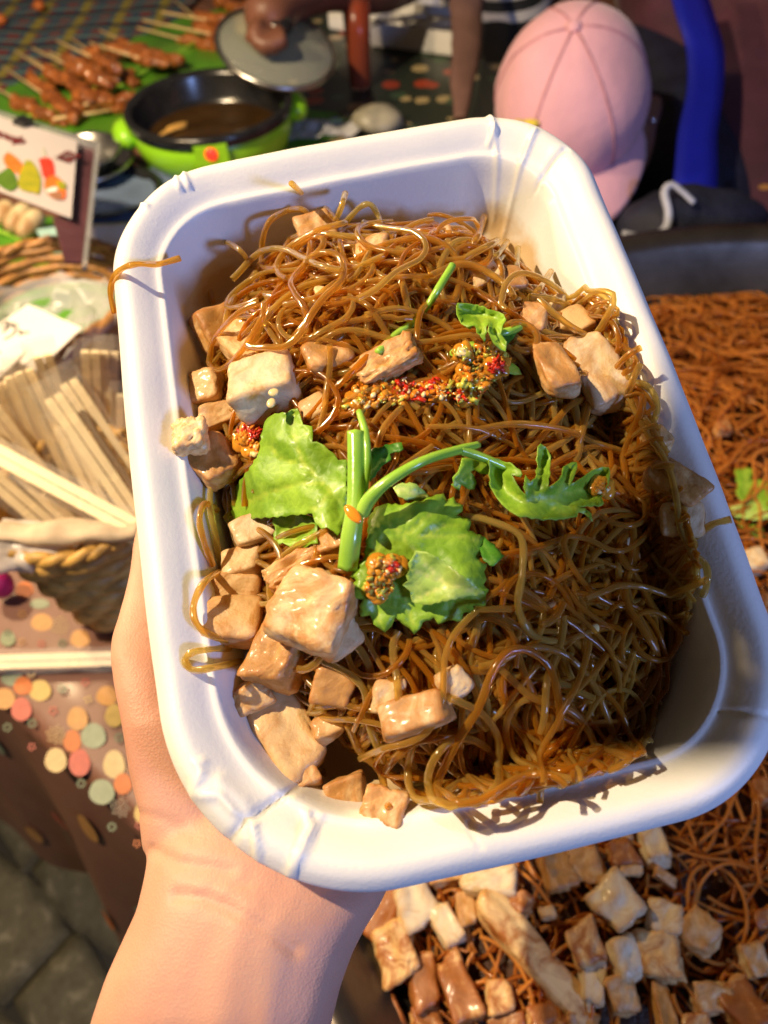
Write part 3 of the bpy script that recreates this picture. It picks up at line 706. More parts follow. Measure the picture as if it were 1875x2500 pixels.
mat('sign_paper', (.50, .46, .47), .5, var=.04, scale=20)
card = polyon([(-70, 262), (189, 343), (174, 532), (-70, 440)], .003, 'paper_card', 'sign_paper', .0008)
def blob(pts, col, k=0.0, nm='printed_vegetable'):
    q = [onpl(x, y, .0036 + k) for x, y in pts]; q = catmull(q + [q[0]], 4)[:-1]
    m1 = MB(); m1.add(q, [tuple(range(len(q)))]); o = m1.build(nm, col, card, smooth=False); return o
mat('veg_red', (.72, .05, .03), .5); mat('veg_orange', (.85, .17, .03), .5); mat('veg_lime', (.42, .36, .02), .5, base2=(.25, .27, .02), scale=90); mat('veg_green', (.09, .18, .02), .5); mat('veg_stem', (.5, .5, .4), .5); mat('veg_wood', (.38, .18, .10), .5)
blob([(8, 385), (18, 372), (35, 380), (55, 402), (48, 425), (30, 415), (12, 402)], 'veg_orange')
blob([(-10, 430), (5, 418), (25, 408), (38, 430), (42, 455), (24, 466), (-5, 450)], 'veg_green', .0002)
blob([(62, 392), (78, 394), (98, 430), (96, 470), (80, 470), (48, 460), (46, 430)], 'veg_lime', .0004)
blob([(94, 388), (112, 384), (128, 392), (133, 425), (122, 440), (106, 432), (100, 410)], 'veg_red', .0001)
blob([(108, 440), (130, 428), (150, 440), (160, 465), (156, 486), (130, 484), (110, 465)], 'veg_orange', .0003)
blob([(112, 462), (135, 456), (140, 464), (120, 472)], 'paper', .0006); blob([(114, 470), (150, 468), (150, 486), (130, 484)], 'veg_wood', .0006)
blob([(136, 440), (158, 445), (160, 460), (145, 462)], 'veg_lime', .0005)
blob([(104, 366), (108, 360), (112, 382), (108, 384)], 'veg_stem')
def text(body, size, mw, parent, mt, name='lettering', shear=0.0, ext=.0001):
    cu = bpy.data.curves.new('t', 'FONT'); cu.body = body; cu.size = size; cu.extrude = ext; cu.shear = shear; cu.resolution_u = 4; cu.offset = size * .03
    o = bpy.data.objects.new('t', cu); COL.objects.link(o); dg = bpy.context.evaluated_depsgraph_get()
    me = bpy.data.meshes.new_from_object(o.evaluated_get(dg)); bpy.data.objects.remove(o); me.materials.clear()
    o = link(name, me, mt, parent, smooth=False); o.matrix_local = mw; return o
q = onpl(-36, 322, .0038); q2 = onpl(60, 355, .0038); aa = math.atan2((q2 - q).y, (q2 - q).x)
sz = .0150
text('-goulp', sz, Matrix.Translation(q) @ rot_z(aa) @ Matrix.Diagonal((1, 1.5, 1, 1)), card, 'ink_red')
try:
    cjk = None
    import os
    for r0 in (bpy.utils.resource_path('LOCAL'), bpy.utils.resource_path('SYSTEM')):
        pth = os.path.join(r0, 'datafiles', 'fonts', 'Noto Sans CJK Regular.woff2')
except Exception: pass
q = onpl(134, 384, .0038); text('蔬菜', .0095, Matrix.Translation(q) @ rot_z(aa) @ Matrix.Diagonal((.85, 2.7, 1, 1)), card, 'ink_red', 'characters', ext=.0002)
m1 = MB(); q = onpl(57, 300, .004); m1.box(q, (.012, .018, .008)); m1.build('clip', 'dark_pan', t, smooth=False)

# grilled snacks below the sign, teal packet
for k, (x, y, x2, y2) in enumerate(((-10, 540, 30, 500), (20, 560, 70, 505), (48, 575, 100, 520))):
    m1 = MB(); a = at(x, y, .03); b2 = at(x2, y2, .035); d = b2 - a
    m1.tube(catmull([a - a, d * .3, d * .7, d], 3), [.006, .009, .011, .0115, .012, .012, .0115, .011, .009, .005], 10); o = m1.build('grilled_snack', 'grill_white', mw=Matrix.Translation(a))
    setp(o, ['grilled rice roll half cut off by the left edge below the sign', 'middle one of the grilled rice rolls below the sign', 'grilled rice roll nearest the teal packet below the sign'][k], 'snack', 'grilled rolls below the sign')
m1 = MB(); z_ = .03
pts = [(88, 560), (140, 552), (160, 600), (156, 618), (130, 600), (100, 585)]
q = [at(x, y, z_) for x, y in pts]; o0 = q[0]
vs = [p - o0 for p in q] + [p - o0 - Vector((0, 0, .012)) for p in q]; n_ = len(q)
t2 = empty('snack_packet', o0, label='crinkled teal and orange packet standing behind the rattan basket', cat='packet')
m1.add(vs, [tuple(range(n_ - 1, -1, -1)), tuple(range(n_, 2 * n_))] + [(i, (i + 1) % n_, n_ + (i + 1) % n_, n_ + i) for i in range(n_)]); m1.build('wrapper', 'teal', t2, smooth=False)
m1 = MB(); q = [at(x, y, z_ + .002) - o0 for x, y in ((105, 578), (118, 574), (138, 598), (130, 604))]; m1.add(q, [(3, 2, 1, 0)]); m1.build('orange_band', 'veg_orange', t2, smooth=False)

# ------------------------------------------------------------------ BASKETS
def basket(cx, cy, r0, r1, h, label, mt, name='basket', rim_r=.004, strands=9, stakes=26):
    t = empty(name, (cx, cy, .004), label=label, cat='basket')
    for j in range(strands):
        u = (j + .5) / strands; r_ = r0 + (r1 - r0) * u; m1 = MB(); n = stakes * 4; pts = []
        for k in range(n):
            a = 2 * math.pi * k / n; wv = .0016 * math.sin(stakes / 2 * a + math.pi * (j % 2)); pts.append(((r_ + wv) * math.cos(a), (r_ + wv) * math.sin(a), h * u))
        pts.append(pts[0]); m1.tube(pts, h / strands * .52, 6, cap=False, flat=1.0); m1.build('woven_strand', mt, t)
    for k in range(stakes):
        a = 2 * math.pi * k / stakes; m1 = MB(); m1.tube([(r0 * math.cos(a), r0 * math.sin(a), 0), (r1 * math.cos(a), r1 * math.sin(a), h)], .0017, 5); m1.build('stake', mt, t)
    m1 = MB(); n = 70
    for q in range(2):
        pts = [((r1 + .002 * math.cos(k * 1.1 + q * 3)) * math.cos(2 * math.pi * k / n), (r1 + .002 * math.cos(k * 1.1 + q * 3)) * math.sin(2 * math.pi * k / n), h + .003 + .002 * math.sin(k * 1.1 + q * 3)) for k in range(n)]; pts.append(pts[0]); m1.tube(pts, rim_r, 6, cap=False)
    m1.build('rim', mt, t); m1 = MB(); m1.lathe([(.0005, .002), (r0, .002)], 30); m1.build('bottom', mt, t); return t
mc = at(160, 1330, .0); cbx = at(165, 1290, .10)
print('basket', cbx)
bc = at(190, 1205, .115); BR = .057
basket(bc.x, bc.y, .036, BR, .110, 'woven straw basket crammed with wrapped chopsticks, left of the thumb', 'rattan_light', 'chopstick_basket')
b2c = at(95, 745, .07); basket(b2c.x, b2c.y, .06, .092, .075, 'round brown rattan basket lined with a leaf and a plastic bag', 'rattan', 'rattan_basket')
# leaf and bag inside the second basket
m1 = MB(); m1.ell((0, 0, 0), (.07, .05, .006), None, 10)
o = m1.build('leaf_lining', 'banana_leaf', mw=Matrix.Translation((b2c.x + .01, b2c.y + .025, .045))); setp(o, 'piece of banana leaf lining the brown rattan basket', 'leaf')
bm_ = MB(); n = 48; vs = []; rows = 16
for i in range(rows + 1):
    u = i / rows
    for k in range(n):
        a = 2 * math.pi * k / n; rr = .088 * (1 - .75 * u) + .010 * noise.noise(Vector((math.cos(a) * 3, math.sin(a) * 3, u * 5))); zz = .085 - .05 * u ** .7 + .020 * noise.noise(Vector((math.cos(a) * 4, math.sin(a) * 4, u * 3 + 7)))
        x, y = rr * math.cos(a), rr * math.sin(a); 
        y -= .012 * (1 - u); zz -= max(0, y - .015) * .45
        vs.append((x, y, zz))
bm_.add(vs, [(i * n + k, i * n + (k + 1) % n, (i + 1) * n + (k + 1) % n, (i + 1) * n + k) for i in range(rows) for k in range(n)])
o = bm_.build('plastic_bag', 'plastic_bag', mw=Matrix.Translation((b2c.x, b2c.y - .028, .012))); setp(o, 'crumpled clear plastic bag lying in the brown rattan basket', 'bag')
# handwritten cards
def note(corners, z, label, scribble, nm='handwritten_card', dz=(0, 0, 0, 0)):
    q = [at(x, y, z + dd) for (x, y), dd in zip(corners, dz)]; o0 = q[0]; t = empty(nm, o0, label=label, cat='card')
    vs = [p - o0 for p in q] + [p - o0 - Vector((0, 0, .0008)) for p in q]; m1 = MB(); m1.add(vs, [(0, 1, 2, 3), (7, 6, 5, 4), (0, 4, 5, 1), (1, 5, 6, 2), (2, 6, 7, 3), (3, 7, 4, 0)]); m1.build('paper_card', 'paper', t, smooth=False)
    if scribble:
        m2 = MB()
        for line in scribble:
            pts = []
            for (x, y) in line:
                p = at(x, y, z + .01); 
                N_ = (q[1] - q[0]).cross(q[2] - q[0]).normalized(); r_ = p - Vector(CAM); tt = N_.dot(q[0] + N_ * .0008 * (1 if N_.z > 0 else -1) - Vector(CAM)) / N_.dot(r_); pts.append(Vector(CAM) + r_ * tt - o0)
            m2.tube(catmull(pts, 4), .0007, 5, flat=.4)
        m2.build('handwriting', 'ink', t)
note([(-60, 830), (68, 742), (200, 800), (90, 905)], .085, 'white handwritten card leaning on the rattan basket', 
     [[(2, 800), (10, 788), (20, 784), (14, 800), (6, 812)], [(14, 806), (24, 792), (34, 788), (30, 800), (38, 798), (44, 792)], [(30, 816), (40, 806), (52, 808), (46, 816), (58, 812), (70, 810)], [(10, 828), (24, 820), (36, 812)]], dz=(0, .01, .01, 0))
note([(-70, 900), (60, 830), (70, 850), (-40, 960)], .088, 'second white card under the handwritten one, behind the chopsticks', None)

# ------------------------------------------------------------------ CHOPSTICKS
def chop(A, B, label, sleeve=True, w_=.0122):
    A = Vector(A); B = Vector(B); d = (B - A); L = d.length; dn = d.normalized()
    vw = (Vector(CAM) - (A + B) / 2).normalized(); side = dn.cross(vw).normalized(); up = side.cross(dn)
    M2 = Matrix((dn, side, up)).transposed().to_4x4(); M2.translation = A
    t = empty('chopstick_pair', mw=M2, label=label, cat='chopsticks', group='paper wrapped chopsticks')
    for s in (-1, 1):
        m1 = MB(); R3 = Matrix.Rotation(0.0, 3, 'X')
        wv = w_ * .46; x0, x1 = 0, L; y = s * w_ * .26
        vs = [];
        for x, k in ((x0, .86), (x0 + .004, 1), (x1 - .004, .95), (x1, .8)):
            for yy, zz in ((-1, -1), (1, -1), (1, 1), (-1, 1)): vs.append((x, y + yy * wv * .5 * k, zz * .0022 * k))
        fs = [(0, 3, 2, 1), (12, 13, 14, 15)] + [(i * 4 + k, i * 4 + (k + 1) % 4, (i + 1) * 4 + (k + 1) % 4, (i + 1) * 4 + k) for i in range(3) for k in range(4)]
        m1.add(vs, fs); m1.build('chopstick', 'wood_pale', t, smooth=False)
    if sleeve:
        m1 = MB(); ww = w_ * .85; vs = []; n = 8
        for i in range(n + 1):
            x = -.012 + (L + .02) * i / n; j = .0008 * math.sin(i * 2.3)
            for yy, zz in ((-1, -.5), (1, -.5), (1, .6), (-1, .6)): vs.append((x, yy * ww + j, zz * .0045 + j))
        m1.add(vs, [(i * 4 + k, i * 4 + (k + 1) % 4, (i + 1) * 4 + (k + 1) % 4, (i + 1) * 4 + k) for i in range(n) for k in range(4)]); m1.build('sleeve', 'paper_sleeve', t)
CH = [((4, 935), (95, 1160), .15, .06, 'wrapped chopsticks at the left edge with their tips below the card'),
      ((32, 918), (140, 1180), .155, .06, 'second wrapped pair of chopsticks from the left edge'),
      ((58, 906), (175, 1165), .16, .07, 'third wrapped pair of chopsticks from the left, standing steep'),
      ((103, 868), (205, 1160), .17, .06, 'wrapped chopsticks with the tallest tips on the left side'),
      ((128, 968), (350, 1290), .165, .085, 'long wrapped chopsticks crossing the bunch towards the thumb'),
      ((165, 932), (370, 1235), .16, .08, 'wrapped chopsticks whose tips stand right of the gap in the bunch'),
      ((220, 858), (235, 1120), .16, .06, 'upright wrapped chopsticks left of the tray rim, outer pair'),
      ((242, 860), (262, 1130), .155, .06, 'upright wrapped chopsticks between their two neighbours by the tray rim'),
      ((268, 860), (262, 1160), .15, .05, 'upright wrapped chopsticks nearest the tray rim'),
      ((306, 965), (300, 1180), .13, .05, 'chopsticks half hidden behind the tray rim'),
      ((-30, 1095), (350, 1300), .135, .10, 'long chopsticks lying across the front of the bunch'),
      ((-20, 1000), (110, 1170), .14, .075, 'wrapped chopsticks leaning out over the left edge of the photo'),
      ((-25, 1160), (125, 1290), .12, .07, 'chopsticks low at the left edge above the paper bundle'),
      ((78, 1178), (190, 1295), .10, .06, 'short slanting chopsticks in the middle front of the basket'),
      ((118, 1196), (225, 1300), .10, .055, 'bare looking chopsticks below the long crossing pair'),
      ((-30, 1060), (120, 1225), .13, .06, 'pale pink wrapped chopsticks at the left edge under the others'),
      ((150, 1040), (260, 1265), .12, .05, 'chopsticks seen in the gap under the long crossing pair'),
      ((40, 1130), (160, 1285), .11, .05, 'chopsticks low in the basket just behind the paper bundle')]
for a, b2, z0, z1, lab in CH: chop(at(*a, z0 + .015), at(*b2, z1 + .025), lab)
chop(at(-60, 1618, .012), at(330, 1606, .012), 'single wrapped chopsticks lying flat on the dotted cloth', w_=.0105)
# rolled paper bundle and crinkled wrapper in front
m1 = MB(); A = at(-20, 1305, .125); B = at(345, 1300, .125); m1.tube(catmull([A - A, (B - A) * .5 + Vector((0, 0, .002)), B - A], 14), .0085, 12, flat=.6); mat('roll_paper', (.60, .47, .34), .6, alpha=.9)
me = m1.mesh()
for v in me.vertices: v.co += Vector((0, noise.noise(v.co * 40) * .004, noise.noise(v.co * 60 + Vector((3, 0, 0))) * .004))
o = link('paper_roll', me, 'roll_paper', mw=Matrix.Translation(A)); setp(o, 'long white paper wrapper lying across the rim of the chopstick basket', 'paper')
m1 = MB(); c = at(45, 1335, .115)
m1.ell((0, 0, 0), (.030, .016, .010), None, 16); me = m1.mesh()
for v in me.vertices: v.co += v.co.normalized() * (noise.noise(v.co * 110) * .009 + abs(noise.noise(v.co * 220)) * .004)
mat('crinkle', (.74, .66, .60), .3, alpha=.7)
o = link('crumpled_wrapper', me, 'crinkle', mw=Matrix.Translation(c) @ rot_z(-.1)); setp(o, 'crumpled white wrapper hanging over the left end of the basket', 'wrapper')
m1 = MB(); c = at(-4, 1425, .02); m1.ell((0, 0, 0), (.011, .010, .014), None, 8); o = m1.build('magenta_tag', 'magenta', mw=Matrix.Translation(c)); setp(o, 'magenta thing at the left edge behind the chopstick basket', 'packet')

# ------------------------------------------------------------------ THE BIG PAN
PR = .435; PCX, PCY = .345, .264; PZ = .004; PH = .062
pan = empty('noodle_pan', (PCX, PCY, PZ), label='very wide round steel pan full of brown noodles and tofu', cat='pan')
m1 = MB(); m1.lathe([(.0005, -.0), (PR * .86, 0), (PR * .93, .012), (PR * .985, PH - .006), (PR, PH), (PR * 1.022, PH + .001), (PR * 1.024, PH + .004), (PR * .995, PH + .004), (PR * .975, PH - .006), (PR * .925, .018), (PR * .85, .006), (.0005, .006)], 128)
m1.build('body', 'pan_steel', pan)
def pan_h(x, y):
    """height of the heap of food in the pan"""
    dx, dy = x - PCX, y - PCY; r_ = math.hypot(dx, dy) / PR
    h = .014 + .042 * max(0, 1 - (r_ / .94) ** 5) + .006 * noise.noise(Vector((x * 14, y * 14, 1)))
    q = max(0.0, min(1.0, (y - .42) / .12)); h -= .012 * q
    return h
vs = []; n = 96; rows = 60
for i in range(rows + 1):
    r_ = PR * .92 * i / rows
    for k in range(n):
        a = 2 * math.pi * k / n; x = PCX + r_ * math.cos(a); y = PCY + r_ * math.sin(a)
        vs.append((x, y, PZ + pan_h(x, y) * (1 if i < rows else .7) - .004 + .003 * noise.noise(Vector((x * 60, y * 60, 3)))))
me = mk(vs, [(i * n + k, i * n + (k + 1) % n, (i + 1) * n + (k + 1) % n, (i + 1) * n + k) for i in range(rows) for k in range(n)])
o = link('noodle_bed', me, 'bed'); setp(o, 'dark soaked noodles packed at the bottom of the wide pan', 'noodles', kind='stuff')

def strands(count, region, height, step, npts, rad, sides, seed, flow=None, lift=.006, curl=1.0, shade=(0, 1)):
    """many curly noodle strands as one mesh, with a 'shade' value per strand"""
    r_ = random.Random(seed); V = []; Fc = []; SH = []
    ang_t = np.linspace(0, 2 * np.pi, sides, endpoint=False)
    base = 0
    for s in range(count):
        for _ in range(60):
            x, y = region(r_)
            if x is not None: break
        a = (flow(x, y) if flow else 0) + r_.gauss(0, .9 if flow else 3.0); k = r_.gauss(0, 1) * 22 * curl
        zl = r_.random() ** 1.6 * lift; pts = []; ph = r_.random() * 6; N = int(npts * r_.uniform(.5, 1.3)); hf = r_.uniform(25, 70)
        for i in range(N):
            z = height(x, y)
            if z is None: break
            pts.append((x, y, z + zl + .0016 * math.sin(i * step * hf * 2 + ph)))
            k += r_.gauss(0, 1) * 11 * curl; k *= .93
            a += k * step
            nx, ny = x + math.cos(a) * step, y + math.sin(a) * step
            if height(nx, ny) is None:
                a += .9; k = 80 * (1 if r_.random() < .5 else -1); nx, ny = x + math.cos(a) * step, y + math.sin(a) * step
            x, y = nx, ny
        if len(pts) < 6: continue
        p = np.array(pts); tv = np.gradient(p, axis=0); tv /= np.linalg.norm(tv, axis=1)[:, None] + 1e-9
        bi = np.cross(tv, [0, 0, 1.0]); bi /= np.linalg.norm(bi, axis=1)[:, None] + 1e-9; nn = np.cross(bi, tv)
        rr = rad * r_.uniform(.8, 1.15)
        ring = p[:, None, :] + rr * (np.cos(ang_t)[None, :, None] * bi[:, None, :] + .8 * np.sin(ang_t)[None, :, None] * nn[:, None, :])
        L = len(p); V.append(ring.reshape(-1, 3))
        idx = base + np.arange(L * sides).reshape(L, sides)
        q = np.stack([idx[:-1], np.roll(idx[:-1], -1, 1), np.roll(idx[1:], -1, 1), idx[1:]], -1).reshape(-1, 4)
        Fc.append(q); SH.append(np.full(L * sides, r_.uniform(*shade))); base += L * sides
    V = np.concatenate(V); Fc = np.concatenate(Fc); SH = np.concatenate(SH)
    me = bpy.data.meshes.new('strands'); me.vertices.add(len(V)); me.vertices.foreach_set('co', V.ravel())
    me.loops.add(Fc.size); me.loops.foreach_set('vertex_index', Fc.ravel()); me.polygons.add(len(Fc))
    me.polygons.foreach_set('loop_start', np.arange(0, Fc.size, 4)); me.update(calc_edges=True)
    at_ = me.attributes.new('shade', 'FLOAT', 'POINT'); at_.data.foreach_set('value', SH)
    return me
def visible(x, y, z=.05, mg=60):
    q = RC.T @ (np.array((x, y, z)) - CAM)
    if q[2] <= 0: return False
    px_, py_ = q[0] / q[2] * F + 937.5, q[1] / q[2] * F + 1250
    return -mg < px_ < 1875 + mg and -mg < py_ < 2500 + mg and px_ > 760
def pan_reg(r_):
    a = r_.random() * 6.283; q = PR * .915 * math.sqrt(r_.random()); x, y = PCX + q * math.cos(a), PCY + q * math.sin(a)
    if not visible(x, y) and r_.random() > .12: return None, None
    return x, y
def pan_height(x, y):
    if math.hypot(x - PCX, y - PCY) > PR * .92: return None
    return PZ + pan_h(x, y)
me = strands(2300, pan_reg, pan_height, .0034, 24, .00105, 5, 11, flow=lambda x, y: 1.2 + 2.0 * noise.noise(Vector((x * 9, y * 9, 0))), lift=.011, curl=1.3)
o = link('pan_noodles', me, 'noodle_pan'); setp(o, 'amber glass noodles heaped in the wide pan', 'noodles', kind='stuff')

def tofu_mesh(sx, sy, sz, seed, rnd_=5.0, amp=.10, cut=.18, crumple=0.0, N=9):
    r_ = random.Random(seed); bm = bmesh.new(); bmesh.ops.create_cube(bm, size=2)
    bmesh.ops.subdivide_edges(bm, edges=bm.edges, cuts=N, use_grid_fill=True)
    co = {(i, j, k): Vector((r_.uniform(-1, 1), r_.uniform(-1, 1), r_.uniform(-1, 1))) * cut for i in (0, 1) for j in (0, 1) for k in (0, 1)}
    for v in bm.verts:
        p = v.co.copy(); m_ = (abs(p.x) ** rnd_ + abs(p.y) ** rnd_ + abs(p.z) ** rnd_) ** (1 / rnd_); p /= max(m_, 1e-6) ** 1.0
        u = [(c + 1) / 2 for c in p]; off = Vector((0, 0, 0))
        for (i, j, k), c in co.items(): off += c * (u[0] if i else 1 - u[0]) * (u[1] if j else 1 - u[1]) * (u[2] if k else 1 - u[2])
        p += off; q = Vector((p.x * sx, p.y * sy, p.z * sz)) * .5; s = min(sx, sy, sz)
        n1 = noise.noise(p * 1.3 + Vector((seed, 0, 0))) * amp + noise.noise(p * 3.5 + Vector((0, seed, 0))) * amp * .4
        if crumple: n1 -= abs(noise.noise(p * 2.6 + Vector((0, 0, seed)))) * crumple
        v.co = q + p.normalized() * n1 * s
    me = bpy.data.meshes.new('tofu'); bm.to_mesh(me); bm.free(); return me
def face_cam_matrix(c, tilt=(0, 0), roll=0.0, up_world=None):
    vw = Vector((0, 0, 1)) if up_world is None else up_world
    R0 = Matrix.Rotation(roll, 3, 'Z') @ Matrix.Rotation(tilt[0], 3, 'X') @ Matrix.Rotation(tilt[1], 3, 'Y'); return R0

# x, y, width, height (photo px), roll deg, kind, label
WT = [(939, 2230, 75, 130, -25, 'tofu_pan', 'cream tofu slice half behind the wrist, left edge of the pan'),
      (1010, 2205, 95, 140, 25, 'tofu_white', 'plump cream tofu chunk just under the tray edge beside the wrist'),
      (1083, 2255, 65, 100, 30, 'tofu_white', 'narrow pale tofu chunk leaning on the plump one by the wrist'),
      (965, 2322, 120, 135, 12, 'tofu_pan', 'large craggy tofu cube beside the wrist'),
      (866, 2400, 62, 95, 8, 'tofu_pan', 'small tofu chunk at the pan edge touching the forearm'),
      (950, 2470, 70, 90, 20, 'tofu_pan', 'three cornered tan tofu piece near the bottom left of the pan'),
      (1033, 2400, 72, 130, 8, 'tofu_pan', 'upright tofu chunk between the craggy cube and the long folded piece'),
      (1124, 2412, 90, 165, 18, 'tofu_pan', 'long folded tofu piece with a smooth yellow face'),
      (1295, 2318, 370, 85, -50, 'tofu_pan', 'very long tofu stick lying diagonally across the pan'),
      (1192, 2155, 125, 80, -10, 'tofu_white', 'ragged white tofu piece right under the middle of the tray edge'),
      (1095, 2135, 90, 60, 5, 'tofu_soy', 'soy brown tofu piece touching the tray edge, left of the ragged white one'),
      (1140, 2220, 50, 80, 0, 'tofu_soy', 'small brown tofu piece below the ragged white one'),
      (1352, 2115, 80, 100, 10, 'tofu_soy', 'orange brown tofu block below the tray edge near a dark round slice'),
      (1430, 2105, 85, 100, 0, 'tofu_soy', 'dark see through tofu slice below the tray edge'),
      (1519, 2085, 70, 65, 10, 'tofu_pan', 'small tofu nugget left of the tall pale one under the tray'),
      (1515, 2040, 55, 45, 0, 'tofu_soy', 'tiny tofu tip poking out right below the tray edge'),
      (1595, 2058, 66, 100, 5, 'tofu_white', 'tall pale tofu piece standing by the noodles under the tray corner'),
      (1510, 2208, 125, 115, 35, 'tofu_white', 'big smooth pale tofu wedge in the middle of the pan'),
      (1625, 2243, 80, 90, -20, 'tofu_white', 'grey white tofu wedge right of the big smooth one'),
      (1433, 2305, 80, 105, 15, 'tofu_pan', 'rough tofu chunk below the big smooth wedge'),
      (1523, 2341, 82, 105, 15, 'tofu_white', 'blocky tofu chunk with a brown top corner'),
      (1620, 2340, 115, 100, -5, 'tofu_pan', 'tofu chunk with a hollow top beside the blocky one'),
      (1705, 2285, 100, 90, 40, 'tofu_soy', 'tofu piece wrapped in amber noodles'),
      (1843, 2345, 62, 70, 10, 'tofu_white', 'small crumbly white tofu bit at the right edge of the photo'),
      (1742, 2438, 105, 72, -6, 'tofu_white', 'brick shaped tofu with a split down its top'),
      (1815, 2470, 110, 120, 30, 'tofu_pan', 'flat round tofu slice under the split brick shaped one'),
      (1445, 2395, 62, 100, -10, 'tofu_white', 'tofu chunk at the lower end of the long stick'),
      (1517, 2432, 82, 95, 5, 'tofu_soy', 'glossy orange tofu piece near the bottom edge'),
      (1617, 2465, 50, 115, 0, 'tofu_soy', 'narrow orange tofu strip standing at the bottom edge'),
      (1221, 2435, 80, 80, 0, 'tofu_pan', 'tofu chunk left of the lower end of the long stick'),
      (1276, 2205, 60, 55, 40, 'tofu_pan', 'small tofu cube above the long stick'),
      (1335, 2230, 42, 30, 0, 'tofu_soy', 'tiny orange tofu crumb right of the long stick'),
      (1545, 2125, 62, 26, -5, 'tofu_soy', 'thin curled tofu strip above the big smooth wedge, left one'),
      (1622, 2140, 66, 26, -35, 'tofu_soy', 'thin curled tofu strip above the grey white wedge, right one'),
      (1868, 2245, 60, 45, 10, 'tofu_pan', 'small tofu piece among the noodles at the right edge'),
      (1235, 2492, 90, 50, 0, 'tofu_pan', 'tofu chunk cut by the bottom edge, left of the middle'),
      (1340, 2488, 110, 60, 10, 'tofu_pan', 'tofu chunk cut by the bottom edge under the long stick'),
      (1420, 2495, 80, 50, -10, 'tofu_soy', 'brown tofu cut by the bottom edge right of the long stick'),
      (1700, 2500, 80, 50, 0, 'tofu_pan', 'tofu tip cut by the bottom edge below the split brick'),
      (1037, 2490, 70, 60, 10, 'tofu_pan', 'tofu chunk cut by the bottom edge below the upright one'),
      (1838, 1366, 52, 70, 10, 'tofu_white', 'white tofu bit in the pan just right of the tray, below the celery'),
      (1870, 1480, 50, 60, 10, 'tofu_pan', 'tofu bit at the right edge beside the tray'),
      (1765, 1045, 26, 26, 0, 'tofu_pan', 'round pale bean lying on the far noodles in the pan'),
      (1865, 1935, 50, 60, 10, 'tofu_pan', 'tofu piece at the right edge below the tray corner')]
GW = 'tofu pieces in the wide pan'
for i, (x, y, ww, hh, roll, kd, lab) in enumerate(WT):
    zt = .055
    for _ in range(3):
        p = at(x, y, zt); zt = PZ + pan_h(p.x, p.y) + .009
    d = depth_of(p) / F; sx, sy = ww * d * .92, hh * d * .92; sz = min(max(min(sx, sy) * .85, .006), .019)
    if x == 1765: sx = sy = sz = .011; zt += .003
    me = tofu_mesh(sx, sy, sz, i * 3.7 + 1, rnd_=rnd.uniform(6, 14), amp=.14, cut=.34, crumple=.16 if i % 3 == 0 else .06)
    R3 = Matrix.Rotation(math.radians(-roll if False else roll), 3, 'Z') @ Matrix.Rotation(rnd.uniform(-.25, .25), 3, 'X') @ Matrix.Rotation(rnd.uniform(-.25, .25), 3, 'Y')
    o = link('tofu_piece', me, kd, mw=Matrix.Translation(at(x, y, zt)) @ R3.to_4x4()); setp(o, lab, 'tofu' if x != 1765 else 'bean', GW)

# ------------------------------------------------------------------ THE TRAY: own frame (x right, y up, z towards the viewer)
TLc = np.array([-.0913, -.1077, .2525]); Uc = np.array([.15158, -.03158, .00728]); Vc = np.array([.04610, .20196, -.07742])
e1 = Uc / np.linalg.norm(Uc); e2 = -Vc; e2 = e2 - e1 * e1.dot(e2); e2 /= np.linalg.norm(e2)
e3 = np.cross(e1, e2)
if e3[2] > 0: e3 = -e3
Tc0 = TLc + .5 * Uc + .5 * Vc
E1, E2, E3 = RC @ e1, RC @ e2, RC @ e3
TM = Matrix([[E1[i], E2[i], E3[i], w(Tc0)[i]] for i in range(3)] + [[0, 0, 0, 1]])
if TM.determinant() < 0: print('WARNING mirrored tray frame')
TW, TH = np.linalg.norm(Uc), np.linalg.norm(Vc)
def tl(px, py, h=0.0):
    """tray-frame point at height h seen at this place of the photograph"""
    r = ray(px, py); p0 = Tc0 + e3 * h; t_ = e3.dot(p0) / e3.dot(r); q = r * t_ - Tc0
    return Vector((q.dot(e1), q.dot(e2), q.dot(e3)))
def tdepth(v): return float((Tc0 + e1 * v[0] + e2 * v[1] + e3 * v[2])[2])

